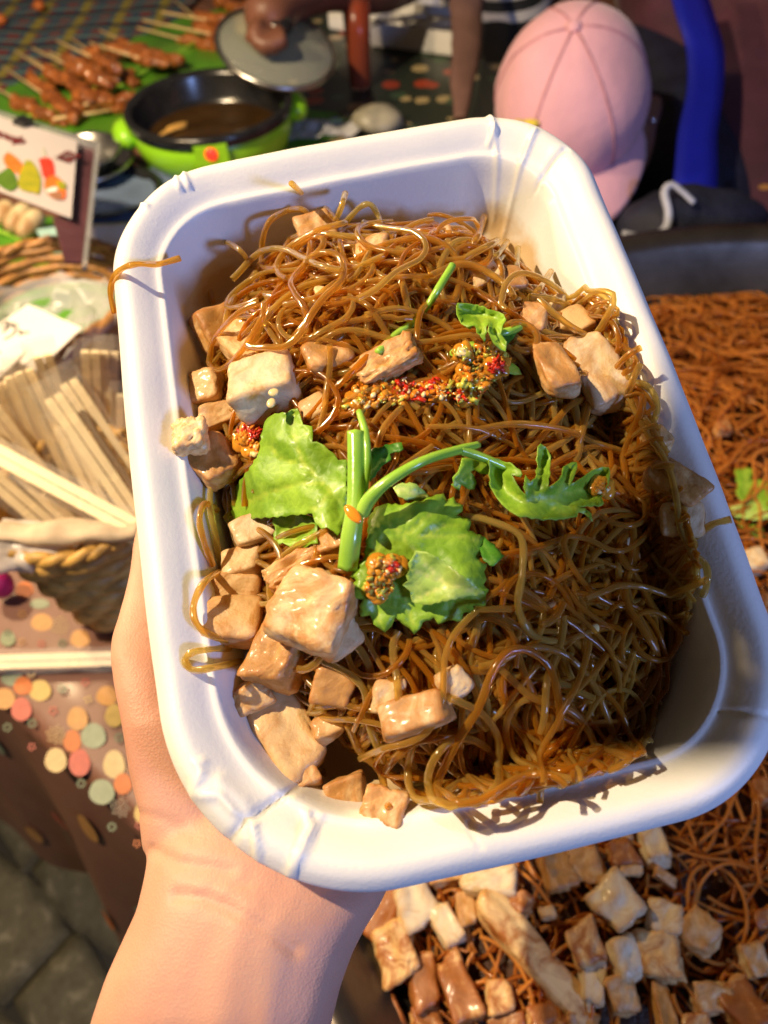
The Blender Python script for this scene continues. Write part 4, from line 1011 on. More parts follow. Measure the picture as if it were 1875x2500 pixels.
prof = [(.18, -.72), (.06, -.62), (0, -.50), (.03, -.36), (.14, -.20), (.28, -.06), (.44, .01), (.60, .01), (.76, -.07), (.96, -.22), (1.14, -.38), (1.26, -.46), (1.36, -.475), (1.45, -.53), (1.57, -.80), (1.72, -1.35), (1.92, -2.1), (2.10, -2.75), (2.35, -3.2), (2.75, -3.48), (3.3, -3.56)]
pf = catmull([(a, b2, 0) for a, b2 in prof], 4)
pf = [(p.x * .01, p.y * .01) for p in pf] + [(k * .01, -.0358) for k in (3.8, 4.6, 5.4, 6.2, 6.9)]
def rr_outline(d, nS=90, nC=70):
    hw, hh = TW / 2 - d, TH / 2 - d; out = []
    rs = [max(q - d * .75, .012 if d < .035 else .004) for q in (.034, .035, .050, .037)]
    cs = [(hw - rs[0], hh - rs[0], 0), (-hw + rs[1], hh - rs[1], 90), (-hw + rs[2], -hh + rs[2], 180), (hw - rs[3], -hh + rs[3], 270)]
    for ci, (cx, cy, a0) in enumerate(cs):
        rc = rs[ci]; rn = rs[(ci + 1) % 4]
        for k in range(nC):
            a = math.radians(a0 + 90 * k / nC); out.append((cx + rc * math.cos(a), cy + rc * math.sin(a)))
        a = math.radians(a0 + 90); p = (cx + rc * math.cos(a), cy + rc * math.sin(a)); nx_ = cs[(ci + 1) % 4]; q = (nx_[0] + rn * math.cos(a), nx_[1] + rn * math.sin(a))
        for k in range(nS):
            u = k / nS; out.append((p[0] + (q[0] - p[0]) * u, p[1] + (q[1] - p[1]) * u))
    bow = .0022 * max(0, 1 - d / .03)
    return [(x + bow * math.cos(math.pi * y / TH) * (1 if x > 0 else -1) * min(1, abs(x) / (TW * .3)), y + bow * math.cos(math.pi * x / TW) * (1 if y > 0 else -1) * min(1, abs(y) / (TH * .3))) for x, y in out]
CREASE = [([(512, 2062), (560, 2052), (622, 1995), (700, 1935), (726, 1908)], -.0016, .0011), ([(622, 2008), (633, 2060), (628, 2105)], .0013, .0010), ([(748, 1985), (760, 2020), (752, 2045), (738, 2080), (700, 2150)], .0014, .0011),
          ([(782, 1990), (768, 2018), (752, 2045)], .0007, .0008), ([(500, 1888), (470, 1945), (545, 1940), (580, 1980)], .0011, .0014), ([(488, 1868), (505, 1860)], .0008, .001),
          ([(1192, 285), (1205, 330), (1195, 350)], .0012, .0010), ([(1203, 325), (1215, 370), (1224, 415)], .0010, .0010), ([(1302, 338), (1270, 400), (1215, 520), (1190, 590)], .0013, .0011),
          ([(1318, 432), (1345, 405), (1376, 382)], -.0012, .0012), ([(1330, 440), (1350, 470)], -.0009, .001), ([(436, 450), (447, 475)], .0012, .0009), ([(455, 440), (467, 468)], .0012, .0009), ([(350, 510), (368, 520)], .0009, .0009),
          ([(1760, 1738), (1820, 1742), (1868, 1752)], -.0007, .0006), ([(1145, 2010), (1152, 2040), (1172, 2068)], -.0005, .0006), ([(620, 1990), (700, 1960), (780, 1985), (860, 2000)], -.0005, .004), ([(545, 1905), (600, 1955), (622, 1995)], .0009, .002)]
CR = [([tl(x, y, -.003) for x, y in L], a_, w_) for L, a_, w_ in CREASE]
def seg_d(x, y, a, b2):
    dx, dy = b2.x - a.x, b2.y - a.y; t_ = max(0, min(1, ((x - a.x) * dx + (y - a.y) * dy) / (dx * dx + dy * dy + 1e-12))); return math.hypot(x - a.x - t_ * dx, y - a.y - t_ * dy)
outl = [rr_outline(d) for d, z in pf]; NC = len(outl[0]); vs = []
for i, (d, z) in enumerate(pf):
    ns = math.exp(-((d - .01) / .02) ** 2)
    for k, (x, y) in enumerate(outl[i]):
        dz = .0005 * noise.noise(Vector((x * 60, y * 60, z * 60))) + .0009 * noise.noise(Vector((x * 18, y * 18, 4)))
        if -.03 < z:
            for L, a_, w_ in CR:
                dd = min(seg_d(x, y, L[q], L[q + 1]) for q in range(len(L) - 1)) if abs(x - L[0].x) < .05 and abs(y - L[0].y) < .06 else 1
                if dd < w_ * 3: dz += 1.05 * a_ * math.exp(-(dd / (w_ * .85)) ** 2)
        wob = .0007 * noise.noise(Vector((x * 30, y * 30, 9))) * ns
        vs.append((x * (1 + wob * 5), y * (1 + wob * 5), z + dz))
fs = [(i * NC + k, i * NC + (k + 1) % NC, (i + 1) * NC + (k + 1) % NC, (i + 1) * NC + k) for i in range(len(pf) - 1) for k in range(NC)]
fs.append(tuple((len(pf) - 1) * NC + k for k in range(NC)))
tray = link('food_tray', mk(vs, fs), 'pulp', mw=TM)
s = tray.modifiers.new('s', 'SOLIDIFY'); s.thickness = .0007; s.offset = -1
setp(tray, 'white pulp takeaway tray with rounded, creased corners, held over the pan', 'tray')

# heap of noodles
WX = [.0145, .0157, .0172, .0192, .0210, .0235, .0275, .033]; WZ = [-.0053, -.0080, -.0135, -.021, -.0275, -.032, -.0348, -.0356]
def wallz(x, y):
    dx, dy = TW / 2 - abs(x), TH / 2 - abs(y); r_ = .034; d = min(dx, dy)
    if dx < r_ and dy < r_: d = r_ - math.hypot(r_ - dx, r_ - dy)
    return float(np.interp(d, WX, WZ))
def mound(x, y):
    return max(mound0(x, y), wallz(x, y) + .0012)
def mound0(x, y):
    a, b2 = .0590, (.0850 if y > 0 else .0935); xx = x - .0045; yy = y + .001
    q = (abs(xx / a) ** 3.2 + abs(yy / b2) ** 3.2) ** (1 / 3.2)
    q += max(0, -x * .8 - y * .6 - .069) * 18 + max(0, x * .8 + y * .6 - .068) * 24
    if q > 1.10: return -.0345
    h = -.034 + .0345 * max(0, 1 - (q / 1.10) ** 3.0) ** .8
    h += .0060 * noise.noise(Vector((x * 40, y * 40, 2))) + .003 * math.exp(-((x / .03) ** 2 + ((y - .03) / .05) ** 2))
    # lower right sinks a little
    h -= .007 * math.exp(-(((x - .035) / .025) ** 2 + ((y + .04) / .04) ** 2))
    return h
def tq(x, y): return max(0, -x * .8 - y * .6 - .069) * 18 + max(0, x * .8 + y * .6 - .068) * 24 + (abs((x - .0045) / .0590) ** 3.2 + abs((y + .001) / (.0850 if y > 0 else .0935)) ** 3.2) ** (1 / 3.2)
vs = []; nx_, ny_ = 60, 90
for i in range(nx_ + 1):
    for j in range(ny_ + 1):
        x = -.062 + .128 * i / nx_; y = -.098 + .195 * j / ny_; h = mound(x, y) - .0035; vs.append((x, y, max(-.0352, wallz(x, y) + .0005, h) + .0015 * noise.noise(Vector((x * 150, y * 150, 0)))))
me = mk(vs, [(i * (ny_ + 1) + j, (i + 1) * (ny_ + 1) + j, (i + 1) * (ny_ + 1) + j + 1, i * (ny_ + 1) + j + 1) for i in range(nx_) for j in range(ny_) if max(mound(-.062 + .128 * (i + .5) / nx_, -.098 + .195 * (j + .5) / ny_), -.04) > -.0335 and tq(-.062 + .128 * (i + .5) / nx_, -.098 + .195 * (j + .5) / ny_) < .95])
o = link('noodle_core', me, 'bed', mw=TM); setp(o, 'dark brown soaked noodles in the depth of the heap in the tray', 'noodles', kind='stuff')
def tray_reg(r_):
    while True:
        x, y = r_.uniform(-.064, .067), r_.uniform(-.100, .090)
        if tq(x, y) < 1.0:
            if x < -.020 and y < -.010 and r_.random() < (.86 if y > -.055 else .5): continue
            return x, y
def tray_h(x, y): return None if tq(x, y) > 1.045 else mound(x, y)
me = strands(1250, tray_reg, tray_h, .0021, 36, .00083, 7, 5, flow=lambda x, y: .3 + 3.6 * noise.noise(Vector((x * 26, y * 26, 0))), lift=.0085, curl=2.3, shade=(-.25, .6))
o = link('tray_noodles', me, 'noodle', mw=TM); setp(o, 'tangled glossy glass noodles heaped in the white tray', 'noodles', kind='stuff')

bx0, bx1, by0, by1 = tl(480, 1200).x, tl(1335, 1200).x, tl(900, 1560).y, tl(900, 860).y
def free_h(x, y): return None if (bx0 < x < bx1 and by0 < y < by1) else tray_h(x, y)
def free_reg(r_):
    while True:
        x, y = tray_reg(r_)
        if free_h(x, y) is not None: return x, y
me = strands(150, free_reg, free_h, .0020, 32, .00098, 9, 77, flow=None, lift=.015, curl=3.4, shade=(.1, .6))
o = link('loose_noodles', me, 'noodle', mw=TM); setp(o, 'loosely curled noodles standing up from the heap in the tray', 'noodles', kind='stuff')
# single strands one can tell apart
NS = [([(346, 632, .001), (390, 620, .004), (335, 645, .0045), (300, 655, .003), (276, 680, -.003), (270, 720, -.008), (280, 765, -.012)], 'stray noodle hooked over the left rim of the tray', 6),
      ([(712, 448, .012), (745, 478, .008), (790, 505, .004), (820, 535, .0)], 'brown noodle end sticking up at the very top of the heap', 0),
      ([(843, 472, .014), (835, 500, .010), (820, 545, .006), (815, 600, .004)], 'pale upright noodle end beside the topmost tofu cube', 0),
      ([(640, 680, .004), (638, 610, .008), (655, 545, .010), (700, 515, .010), (745, 515, .009), (765, 560, .006), (770, 600, .002)], 'noodle loop arching over the topmost tofu cube', 0),
      ([(520, 740, -.004), (495, 650, .002), (505, 600, .004), (545, 590, .005), (590, 615, .003), (610, 650, .0)], 'wide noodle loop standing against the upper left wall of the tray', 0),
      ([(845, 540, .006), (880, 505, .011), (905, 500, .012), (925, 530, .010), (935, 570, .005), (980, 620, .001)], 'noodle arch at the top of the heap right of the topmost cube', 0),
      ([(1182, 528, .012), (1170, 570, .010), (1150, 610, .006), (1155, 680, .003)], 'noodle end pointing up in front of the bright corner', 0),
      ([(1238, 590, .010), (1215, 620, .008), (1180, 640, .004)], 'short noodle end beside the bright right wall, first from the left', 0),
      ([(1265, 605, .010), (1262, 650, .006), (1265, 690, .002)], 'thin vertical noodle end in front of the bright right wall', 0),
      ([(1345, 662, .012), (1320, 700, .008), (1300, 725, .004)], 'cut noodle end standing up near the bright right wall', 0),
      ([(1292, 724, .008), (1340, 728, .010), (1385, 745, .010), (1405, 780, .006)], 'golden noodle arching over the pale tofu block', 0),
      ([(1460, 902, .012), (1445, 960, .012), (1425, 1040, .011), (1410, 1090, .008)], 'cut noodle lying down the face of the pale tofu block', 0),
      ([(1562, 890, .010), (1540, 940, .009), (1520, 1000, .005), (1545, 1020, .002)], 'clear noodle end leaning towards the right wall', 0),
      ([(1495, 960, .003), (1560, 935, .006), (1600, 970, .006), (1595, 1030, .003), (1540, 1080, .0)], 'dark noodle loop right of the pale tofu block', 0),
      ([(1785, 1268, .004), (1740, 1280, .002), (1700, 1310, -.004), (1665, 1345, -.010)], 'noodle end hanging over the right rim of the tray', 0),
      ([(1560, 1360, -.004), (1640, 1345, -.002), (1715, 1370, -.004), (1725, 1430, -.008), (1690, 1490, -.012), (1640, 1520, -.014)], 'dark noodle loop lying on the right wall of the tray', 0),
      ([(520, 1150, .006), (512, 1230, .006), (530, 1330, .004), (545, 1400, .002), (580, 1455, .003), (640, 1475, .004), (668, 1468, .004)], 'long noodle running down over the tofu on the left', 0),
      ([(545, 1390, .002), (500, 1420, .002), (472, 1480, .0), (485, 1530, .0), (540, 1560, .003), (610, 1565, .004)], 'noodle curling round the orange stained tofu slab', 0),
      ([(560, 1582, -.004), (480, 1590, -.006), (452, 1610, -.008), (470, 1635, -.010), (520, 1630, -.008), (590, 1615, -.004)], 'flat noodle loop lying on the left wall of the tray', 0),
      ([(530, 1245, .004), (500, 1230, .005), (487, 1270, .003), (500, 1330, .002), (520, 1380, .0)], 'noodle strand bulging out left of the long one', 0),
      ([(680, 1695, .002), (720, 1735, .006), (760, 1740, .007), (792, 1735, .006)], 'pale short noodle end below the tan tofu cube', 0),
      ([(770, 1605, .008), (850, 1645, .009), (890, 1690, .008), (900, 1770, .006), (930, 1840, .005), (935, 1860, .004)], 'pale noodle running from the large tan tofu down the heap', 0),
      ([(850, 1770, .006), (875, 1830, .006), (925, 1880, .006), (940, 1930, .004), (948, 1970, .000)], 'noodle hanging over the front of the heap onto the wall', 0),
      ([(1012, 1800, .006), (995, 1880, .005), (1010, 1945, .003), (1060, 1950, .003), (1120, 1910, .004), (1150, 1890, .003)], 'hooked pale noodle at the front edge of the heap', 0),
      ([(785, 1880, .002), (800, 1935, .001), (850, 1940, .003), (930, 1920, .003)], 'amber noodle bundle bending along the front of the heap', 0),
      ([(1345, 1860, -.004), (1322, 1900, -.008), (1318, 1960, -.010)], 'dark noodle end hanging down at the front right', 0),
      ([(1155, 1420, .006), (1165, 1520, .006), (1150, 1620, .006), (1190, 1720, .005), (1200, 1850, .003), (1260, 1915, .001)], 'long noodle flowing down right of the celery leaf', 0),
      ([(1130, 1260, .008), (1190, 1270, .012), (1270, 1310, .012), (1275, 1400, .010), (1265, 1480, .009), (1300, 1550, .008), (1370, 1570, .006)], 'long dark noodle snaking down the shaded half of the heap', 0),
      ([(1490, 1500, .003), (1525, 1480, .005), (1545, 1540, .005), (1500, 1620, .004), (1540, 1660, .004), (1600, 1620, .002)], 'looped dark noodle in the shaded lower right', 0),
      ([(1225, 1650, .004), (1330, 1655, .006), (1450, 1705, .008)], 'straight cut noodle end lying across the shaded noodles', 0),
      ([(1120, 1060, .006), (1250, 1035, .010), (1380, 1050, .011), (1450, 1080, .008), (1545, 1110, .006)], 'bundle of clear noodles curving below the pale tofu block', 0)]
NG = 'single noodle strands on the heap'
for i, (pts, lab, _) in enumerate(NS):
    q = []
    for (x, y, h) in pts:
        if i in (0, 14): q.append(tl(x, y, h + .001)); continue
        v = tl(x, y, 0)
        for _k in range(3): v = tl(x, y, mound(v.x, v.y) + .0032 + max(h, 0) * .75)
        q.append(v)
    if i == 0: q = q[1:]; q[0] = tl(440, 630, -.002); q.insert(1, tl(385, 645, -.0005))
    L = catmull(q, 8); L = [L[0] + (L[0] - L[1]) * .03] + L + [L[-1] + (L[-1] - L[-2]) * .03]; m1 = MB(); r0 = .00098
    m1.tube(L, [r0 * (1 + .08 * math.sin(k * .7)) for k in range(len(L))], 10, flat=.9)
    me = m1.mesh(); a_ = me.attributes.new('shade', 'FLOAT', 'POINT'); a_.data.foreach_set('value', [(.25 + .55 * ((i * .37) % 1))] * len(me.vertices))
    o = link('noodle_strand', me, 'noodle', mw=TM); setp(o, lab, 'noodle', NG)

# ------------------------------------------------------------------ TOFU IN THE TRAY  (x, y, w, h, roll, material, lift mm, label)
TT = [(775, 562, 92, 74, 12, 'tofu', 6, 'small pale tofu cube at the very top of the heap, a noodle looped over it'),
      (912, 608, 72, 62, -20, 'tofu', 5, 'roundish tofu piece wrapped in noodles right of the topmost cube'),
      (1060, 585, 90, 40, 10, 'tofu', 3, 'flat tofu piece at the top under the arching noodles'),
      (532, 806, 96, 118, 12, 'tofu_soy', 0, 'tan tofu cube leaning on the upper left wall of the tray'),
      (596, 850, 84, 150, 22, 'tofu_soy', 5, 'rounded tofu slab with a dark speck behind the big pale cube'),
      (640, 942, 165, 140, 4, 'tofu_white', 9, 'big pale tofu cube with two chilli seeds on it'),
      (545, 1015, 110, 60, 8, 'tofu_soy', 2, 'brown tofu slice under the big pale cube'),
      (465, 1065, 80, 95, -10, 'tofu', 5, 'knobbly tofu lump touching the left wall'),
      (525, 1130, 105, 130, 25, 'tofu_soy', 5, 'smooth tan tofu piece below the knobbly lump'),
      (768, 1000, 80, 64, 15, 'tofu_soy', 5, 'small brown tofu piece behind the celery leaf'),
      (955, 882, 160, 76, 14, 'tofu_soy', 9, 'crumpled thin tofu piece in the middle above the chilli'),
      (800, 868, 100, 96, 10, 'tofu_soy', 4, 'tofu piece half hidden under noodles left of the crumpled one'),
      (850, 740, 150, 66, -20, 'tofu', 3, 'long tofu piece showing between noodles in the upper heap'),
      (1352, 905, 92, 150, 10, 'tofu', 11, 'yellowish left half of the big tofu block at the right wall'),
      (1455, 915, 110, 190, 8, 'tofu_white', 11, 'large bluish white tofu block at the right wall'),
      (1385, 800, 130, 66, 8, 'tofu_soy', 6, 'rounded tofu behind the top of the large block'),
      (1305, 778, 60, 64, -30, 'tofu', 7, 'small rounded tofu piece left of the large block'),
      (1350, 752, 70, 50, 5, 'tofu_white', 5, 'pale tofu tip right below the golden noodle'),
      (1185, 668, 90, 70, 15, 'tofu', 3, 'soft pale tofu lump among the noodles by the bright wall'),
      (1245, 690, 70, 66, -10, 'tofu', 3, 'second soft tofu lump nearest the bright wall'),
      (1648, 1190, 92, 130, 28, 'tofu_soy', 3, 'orange brown tofu wedge at the right wall'),
      (1665, 1270, 110, 84, -14, 'tofu_white', 2, 'greyish white tofu wedge below the orange one at the right wall'),
      (1530, 1330, 46, 92, 0, 'tofu_white', 4, 'narrow white tofu sliver in the shaded noodles'),
      (620, 1292, 110, 66, 8, 'tofu_white', 4, 'pale tofu piece under the left celery leaf'),
      (815, 1320, 84, 66, 8, 'tofu_soy', 5, 'small tan tofu cube left of the celery stalk'),
      (735, 1380, 170, 66, 18, 'tofu_soy', 5, 'thin folded tofu skin above the large tan piece'),
      (775, 1490, 195, 190, -38, 'tofu', 10, 'largest tan tofu piece in the middle of the heap'),
      (828, 1545, 100, 100, 30, 'tofu', 6, 'glossy greyish tofu corner right of the largest piece'),
      (560, 1440, 150, 90, -14, 'tofu_soy', 2, 'orange stained tofu slab at the left, upper one'),
      (560, 1520, 170, 110, -8, 'tofu_soy', 4, 'orange stained tofu slab with a noodle round it'),
      (672, 1606, 135, 135, -35, 'tofu_soy', 7, 'tan tofu cube with a bit of garlic on it'),
      (818, 1680, 96, 84, -30, 'tofu_soy', 5, 'small brown three cornered tofu piece'),
      (700, 1800, 130, 210, 20, 'tofu_soy', -5, 'large brown tofu piece low at the lower left wall'),
      (805, 1775, 70, 60, 10, 'tofu_soy', 1, 'dark red brown tofu bit among the lower noodles'),
      (948, 1700, 76, 80, -20, 'tofu', 6, 'rounded end of tofu left of the long lower piece'),
      (1010, 1745, 165, 84, 2, 'tofu', 9, 'long pale tofu piece in the lower heap'),
      (1108, 1670, 84, 76, 25, 'tofu_white', 8, 'pale tofu wedge right of the long lower piece'),
      (845, 1935, 90, 70, 0, 'tofu', -2, 'tofu corner at the front wall, left one'),
      (940, 1972, 100, 84, -25, 'tofu', -2, 'tofu corner at the front wall, right one'),
      (590, 1375, 104, 78, -12, 'tofu', 3, 'yellowish tofu piece between the pale one under the leaf and the orange slabs'),
      (610, 1705, 84, 74, 22, 'tofu_soy', 1, 'brown tofu bit under the cube with garlic'),
      (500, 940, 70, 80, -8, 'tofu_soy', 2, 'tan tofu piece at the left wall above the brown slice'),
      (735, 1900, 84, 60, 12, 'tofu', -1, 'pale tofu corner by the noodles at the lower left of the heap'),
      (1600, 1075, 56, 66, 10, 'tofu_soy', 2, 'small brown tofu piece at the right wall below the large block'),
      (1330, 1475, 44, 40, 0, 'tofu_soy', 3, 'tiny tofu crumb in the dark noodles of the lower right')]
GT = 'tofu pieces in the white tray'
for i, (x, y, ww, hh, roll, kd, lift, lab) in enumerate(TT):
    v = tl(x, y, 0)
    for _k in range(4): v = tl(x, y, max(mound(v.x, v.y), -.017) + lift * .001 + .0012)
    d = tdepth(v) / F; sx, sy = ww * d * 1.04, hh * d * 1.04; sz = min(sx, sy) * .74
    me = tofu_mesh(sx, sy, sz, i * 2.9 + .5, rnd_=rnd.uniform(5, 11), amp=.08, cut=.27, crumple={10: .45, 25: .5, 7: .3}.get(i, .07 if i % 2 else .14), N=12)
    R3 = Matrix.Rotation(math.radians(roll), 3, 'Z') @ Matrix.Rotation(rnd.uniform(-.28, .28), 3, 'X') @ Matrix.Rotation(rnd.uniform(-.25, .25), 3, 'Y')
    o = link('tofu_piece', me, kd, mw=TM @ Matrix.Translation(v) @ R3.to_4x4()); setp(o, lab, 'tofu', GT)

# ------------------------------------------------------------------ CELERY
def hsurf(x, y, lift):
    v = tl(x, y, 0)
    for _k in range(3): v = tl(x, y, mound(v.x, v.y) + lift)
    return v
def leaf(pts, name, mt, parent, lift, veins, fold=0.0, seed=0, curl=.0, conv=None, frame=None, sw=.001, tilt=(0, 0)):
    """leaf blade from its outline; veins: list of polylines; all in photo places"""
    cv = conv or (lambda x, y: (x, y)); pts = [cv(*p) for p in pts]
    fr = frame or hsurf
    # densify outline with small teeth
    out = []; tsgn = 1 if sum(pts[i][0] * pts[(i + 1) % len(pts)][1] - pts[(i + 1) % len(pts)][0] * pts[i][1] for i in range(len(pts))) > 0 else -1
    for i in range(len(pts)):
        a, b2 = Vector((*pts[i], 0)), Vector((*pts[(i + 1) % len(pts)], 0)); n = max(1, int((b2 - a).length / 9))
        dn_ = (b2 - a).normalized(); nn_ = Vector((dn_.y, -dn_.x)) * tsgn
        for k in range(n): out.append(a.lerp(b2, k / n).to_2d() + nn_ * (3.4 * ((k % 2) - .3) if n > 2 else 0))
    xs = [p.x for p in out]; ys = [p.y for p in out]; g = 10.0
    def inside(x, y):
        c = False; j = len(out) - 1
        for i in range(len(out)):
            if ((out[i].y > y) != (out[j].y > y)) and (x < (out[j].x - out[i].x) * (y - out[i].y) / (out[j].y - out[i].y) + out[i].x): c = not c
            j = i
        return c
    inner = []
    y = min(ys)
    while y < max(ys):
        x = min(xs) + (g / 2 if int(y / g) % 2 else 0)
        while x < max(xs):
            if inside(x, y) and min((p - Vector((x, y))).length for p in out) > g * .5: inner.append(Vector((x, y)))
            x += g
        y += g * .87
    allp = out + inner; n0 = len(out)
    vs2, _, fs2, *_r = delaunay_2d_cdt(allp, [(i, (i + 1) % n0) for i in range(n0)], [list(range(n0))], 1, 1e-4)
    vv = [[Vector((*cv(*p), 0)) for p in L] for L in veins]
    V = []; VE = []; cx, cy = sum(xs) / len(xs), sum(ys) / len(ys); span = max(max(xs) - min(xs), max(ys) - min(ys))
    for p in vs2:
        dv = 1e9
        for L in vv:
            for q in range(len(L) - 1):
                dv = min(dv, seg_d(p.x, p.y, L[q], L[q + 1]))
        de = min((p - q).length for q in out)
        ve = .85 * math.exp(-(dv / 3.0) ** 2)
        h = lift + .0009 * (1 - math.exp(-dv / 10)) + .0030 * noise.noise(Vector((p.x * .012, p.y * .012, seed))) + .0005 * noise.noise(Vector((p.x * .06, p.y * .06, seed)))
        h += curl * math.exp(-de / 14.0) - fold * ((p.x - cx) / span) ** 2 + ((p.x - cx) * tilt[0] + (p.y - cy) * tilt[1]) * 1e-4
        V.append(fr(p.x, p.y, h)); VE.append(ve)
    me = mk(V, [tuple(f) for f in fs2]); me.update()
    if sum(p.normal.z for p in me.polygons) < 0: me.flip_normals()
    a_ = me.attributes.new('vein', 'FLOAT', 'POINT'); a_.data.foreach_set('value', VE)
    o = link(name, me, mt, parent); s = o.modifiers.new('s', 'SOLIDIFY'); s.thickness = .00022; s.offset = -1; return o
c3 = lambda x, y: (400 + x / 2.212, 950 + y / 2.212)
c4 = lambda x, y: (1000 + x / 2.212, 1000 + y / 2.212)
c2_ = lambda x, y: (1000 + x / 2.212, 500 + y / 2.212)
cel = empty('celery_sprig', mw=TM, label='bright green celery sprig with jagged leaves laid on top of the noodles', cat='celery')
def stalk(pts, rads, name, parent, mt='stalk', fr=hsurf, n=12):
    L = catmull([fr(x, y, h) for x, y, h in pts], 8); rr = np.interp(np.linspace(0, 1, len(L)), np.linspace(0, 1, len(rads)), rads)
    m1 = MB(); m1.tube(L, list(rr), n); me = m1.mesh()
    # lengthwise ribs
    for i, v in enumerate(me.vertices):
        k = i % n; c = L[min(i // n, len(L) - 1)]; v.co = c + (v.co - c) * (1 + .07 * (1 if k % 2 else -1))
    return link(name, me, mt, parent)
st = stalk([(868, 1056, .016), (869, 1140, .017), (868, 1230, .017), (858, 1310, .014), (850, 1385, .009)], [.0022, .0022, .0023, .0027, .0027], 'stalk', cel)
stalk([(882, 1255, .017), (905, 1215, .019), (955, 1170, .020), (1035, 1125, .020), (1122, 1098, .018), (1168, 1086, .016)], [.0018, .0017, .0014, .0012, .0012, .0009], 'branch_stalk', cel)
stalk([(1122, 1098, .018), (1165, 1112, .018), (1215, 1132, .017), (1272, 1160, .014)], [.0012, .0011, .0010, .0006], 'side_stalk', cel)
stalk([(877, 1005, .012), (892, 1060, .015), (896, 1130, .016), (888, 1200, .016)], [.0009, .0011, .0011, .0010], 'thin_stalk', cel)
A_ = [(720, 105), (690, 112), (660, 128), (600, 130), (560, 155), (545, 175), (530, 230), (515, 330), (500, 370), (455, 440), (400, 510), (355, 570), (350, 600), (368, 650), (330, 712), (420, 700), (500, 695), (590, 690), (700, 680), (800, 670), (815, 715), (850, 755), (880, 745), (915, 765), (940, 790), (970, 720), (985, 640), (985, 500), (985, 380), (940, 385), (920, 350), (890, 330), (860, 300), (825, 285), (800, 285), (803, 240), (800, 200), (775, 195), (750, 190), (735, 140)]
leaf(A_, 'leaflet', 'leaf', cel, .011, [[(960, 620), (850, 500), (740, 380), (690, 200), (700, 120)], [(850, 500), (700, 520), (560, 560), (400, 640)], [(780, 420), (640, 380), (560, 300)], [(900, 560), (830, 640), (760, 660)]], fold=.020, seed=2, curl=.001, conv=c3, tilt=(.15, .0))
leaf([(585, 700), (600, 760), (588, 830), (612, 842), (640, 828), (680, 850), (730, 846), (762, 857), (790, 835), (832, 832), (822, 790), (830, 750), (800, 690), (700, 672)], 'leaflet', 'leaf', cel, .007, [[(700, 680), (705, 760), (710, 840)], [(705, 720), (640, 770)], [(705, 720), (780, 770)]], seed=5, curl=.001, conv=c3)
B_ = [(915, 1239), (938, 1230), (983, 1232), (1033, 1221), (1065, 1207), (1084, 1205), (1090, 1221), (1108, 1212), (1113, 1226), (1131, 1233), (1129, 1249), (1113, 1258), (1149, 1267), (1150, 1280), (1145, 1294), (1181, 1312), (1174, 1334), (1194, 1346), (1167, 1359), (1190, 1378), (1182, 1396), (1188, 1415), (1180, 1428), (1194, 1440), (1186, 1452), (1186, 1478), (1154, 1479), (1158, 1493), (1131, 1497), (1127, 1516), (1095, 1515), (1070, 1524), (1059, 1508), (1032, 1520), (1027, 1533), (1011, 1549), (1000, 1535), (983, 1524), (965, 1508), (956, 1529), (940, 1544), (925, 1534), (911, 1524), (904, 1502), (881, 1506), (877, 1479), (886, 1465), (870, 1462), (854, 1461), (857, 1429), (870, 1416), (854, 1407), (875, 1384), (890, 1357), (893, 1330), (897, 1303), (900, 1266)]
leaf(B_, 'leaflet', 'leaf', cel, .012, [[(910, 1245), (960, 1290), (1030, 1310), (1110, 1305), (1170, 1320)], [(910, 1245), (935, 1320), (975, 1400), (1010, 1530)], [(910, 1245), (915, 1340), (905, 1430), (930, 1530)], [(960, 1290), (1040, 1370), (1130, 1430), (1180, 1460)], [(1000, 1300), (1050, 1255), (1090, 1225)], [(935, 1320), (890, 1400)], [(1030, 1310), (1090, 1280), (1130, 1280)]], fold=.008, seed=8, curl=-.0015)
B2 = [(1008, 1361), (997, 1377), (1001, 1392), (992, 1407), (996, 1418), (983, 1429), (1001, 1443), (1003, 1455), (1006, 1470), (1042, 1477), (1100, 1464), (1150, 1456), (1184, 1450), (1154, 1430), (1120, 1402), (1090, 1378), (1060, 1358), (1041, 1348), (1015, 1345)]
leaf(B2, 'leaflet', 'leaf_pale', cel, .0165, [[(1180, 1450), (1090, 1425), (1005, 1390)], [(1100, 1428), (1040, 1450), (1010, 1465)], [(1090, 1425), (1040, 1380), (1020, 1350)]], seed=12, curl=.001, tilt=(.2, -.3))
C_ = [(430, 262), (432, 330), (440, 420), (470, 470), (500, 510), (540, 545), (580, 572), (640, 580), (700, 590), (770, 592), (830, 590), (870, 580), (905, 575), (912, 552), (950, 565), (990, 604), (978, 562), (950, 535), (905, 525), (960, 520), (1040, 514), (1050, 505), (1030, 470), (1050, 455), (1060, 430), (1072, 400), (1080, 350), (1075, 315), (1040, 312), (985, 330), (940, 365), (900, 390), (870, 400), (890, 350), (906, 300), (902, 283), (880, 285), (850, 300), (830, 310), (825, 350), (810, 380), (780, 405), (748, 420), (752, 370), (758, 300), (760, 250), (735, 205), (710, 185), (695, 200), (690, 250), (692, 310), (682, 370), (650, 390), (625, 350), (620, 400), (626, 460), (600, 440), (575, 400), (550, 350), (600, 362), (608, 345), (560, 300), (500, 278)]
leaf(C_, 'leaflet', 'leaf', cel, .015, [[(440, 290), (520, 440), (640, 500), (800, 470), (940, 430), (1060, 350)], [(640, 500), (690, 400), (725, 220)], [(780, 475), (840, 400), (890, 300)], [(800, 490), (900, 540), (980, 580)], [(760, 520), (850, 575)]], seed=15, curl=.003, conv=c4)
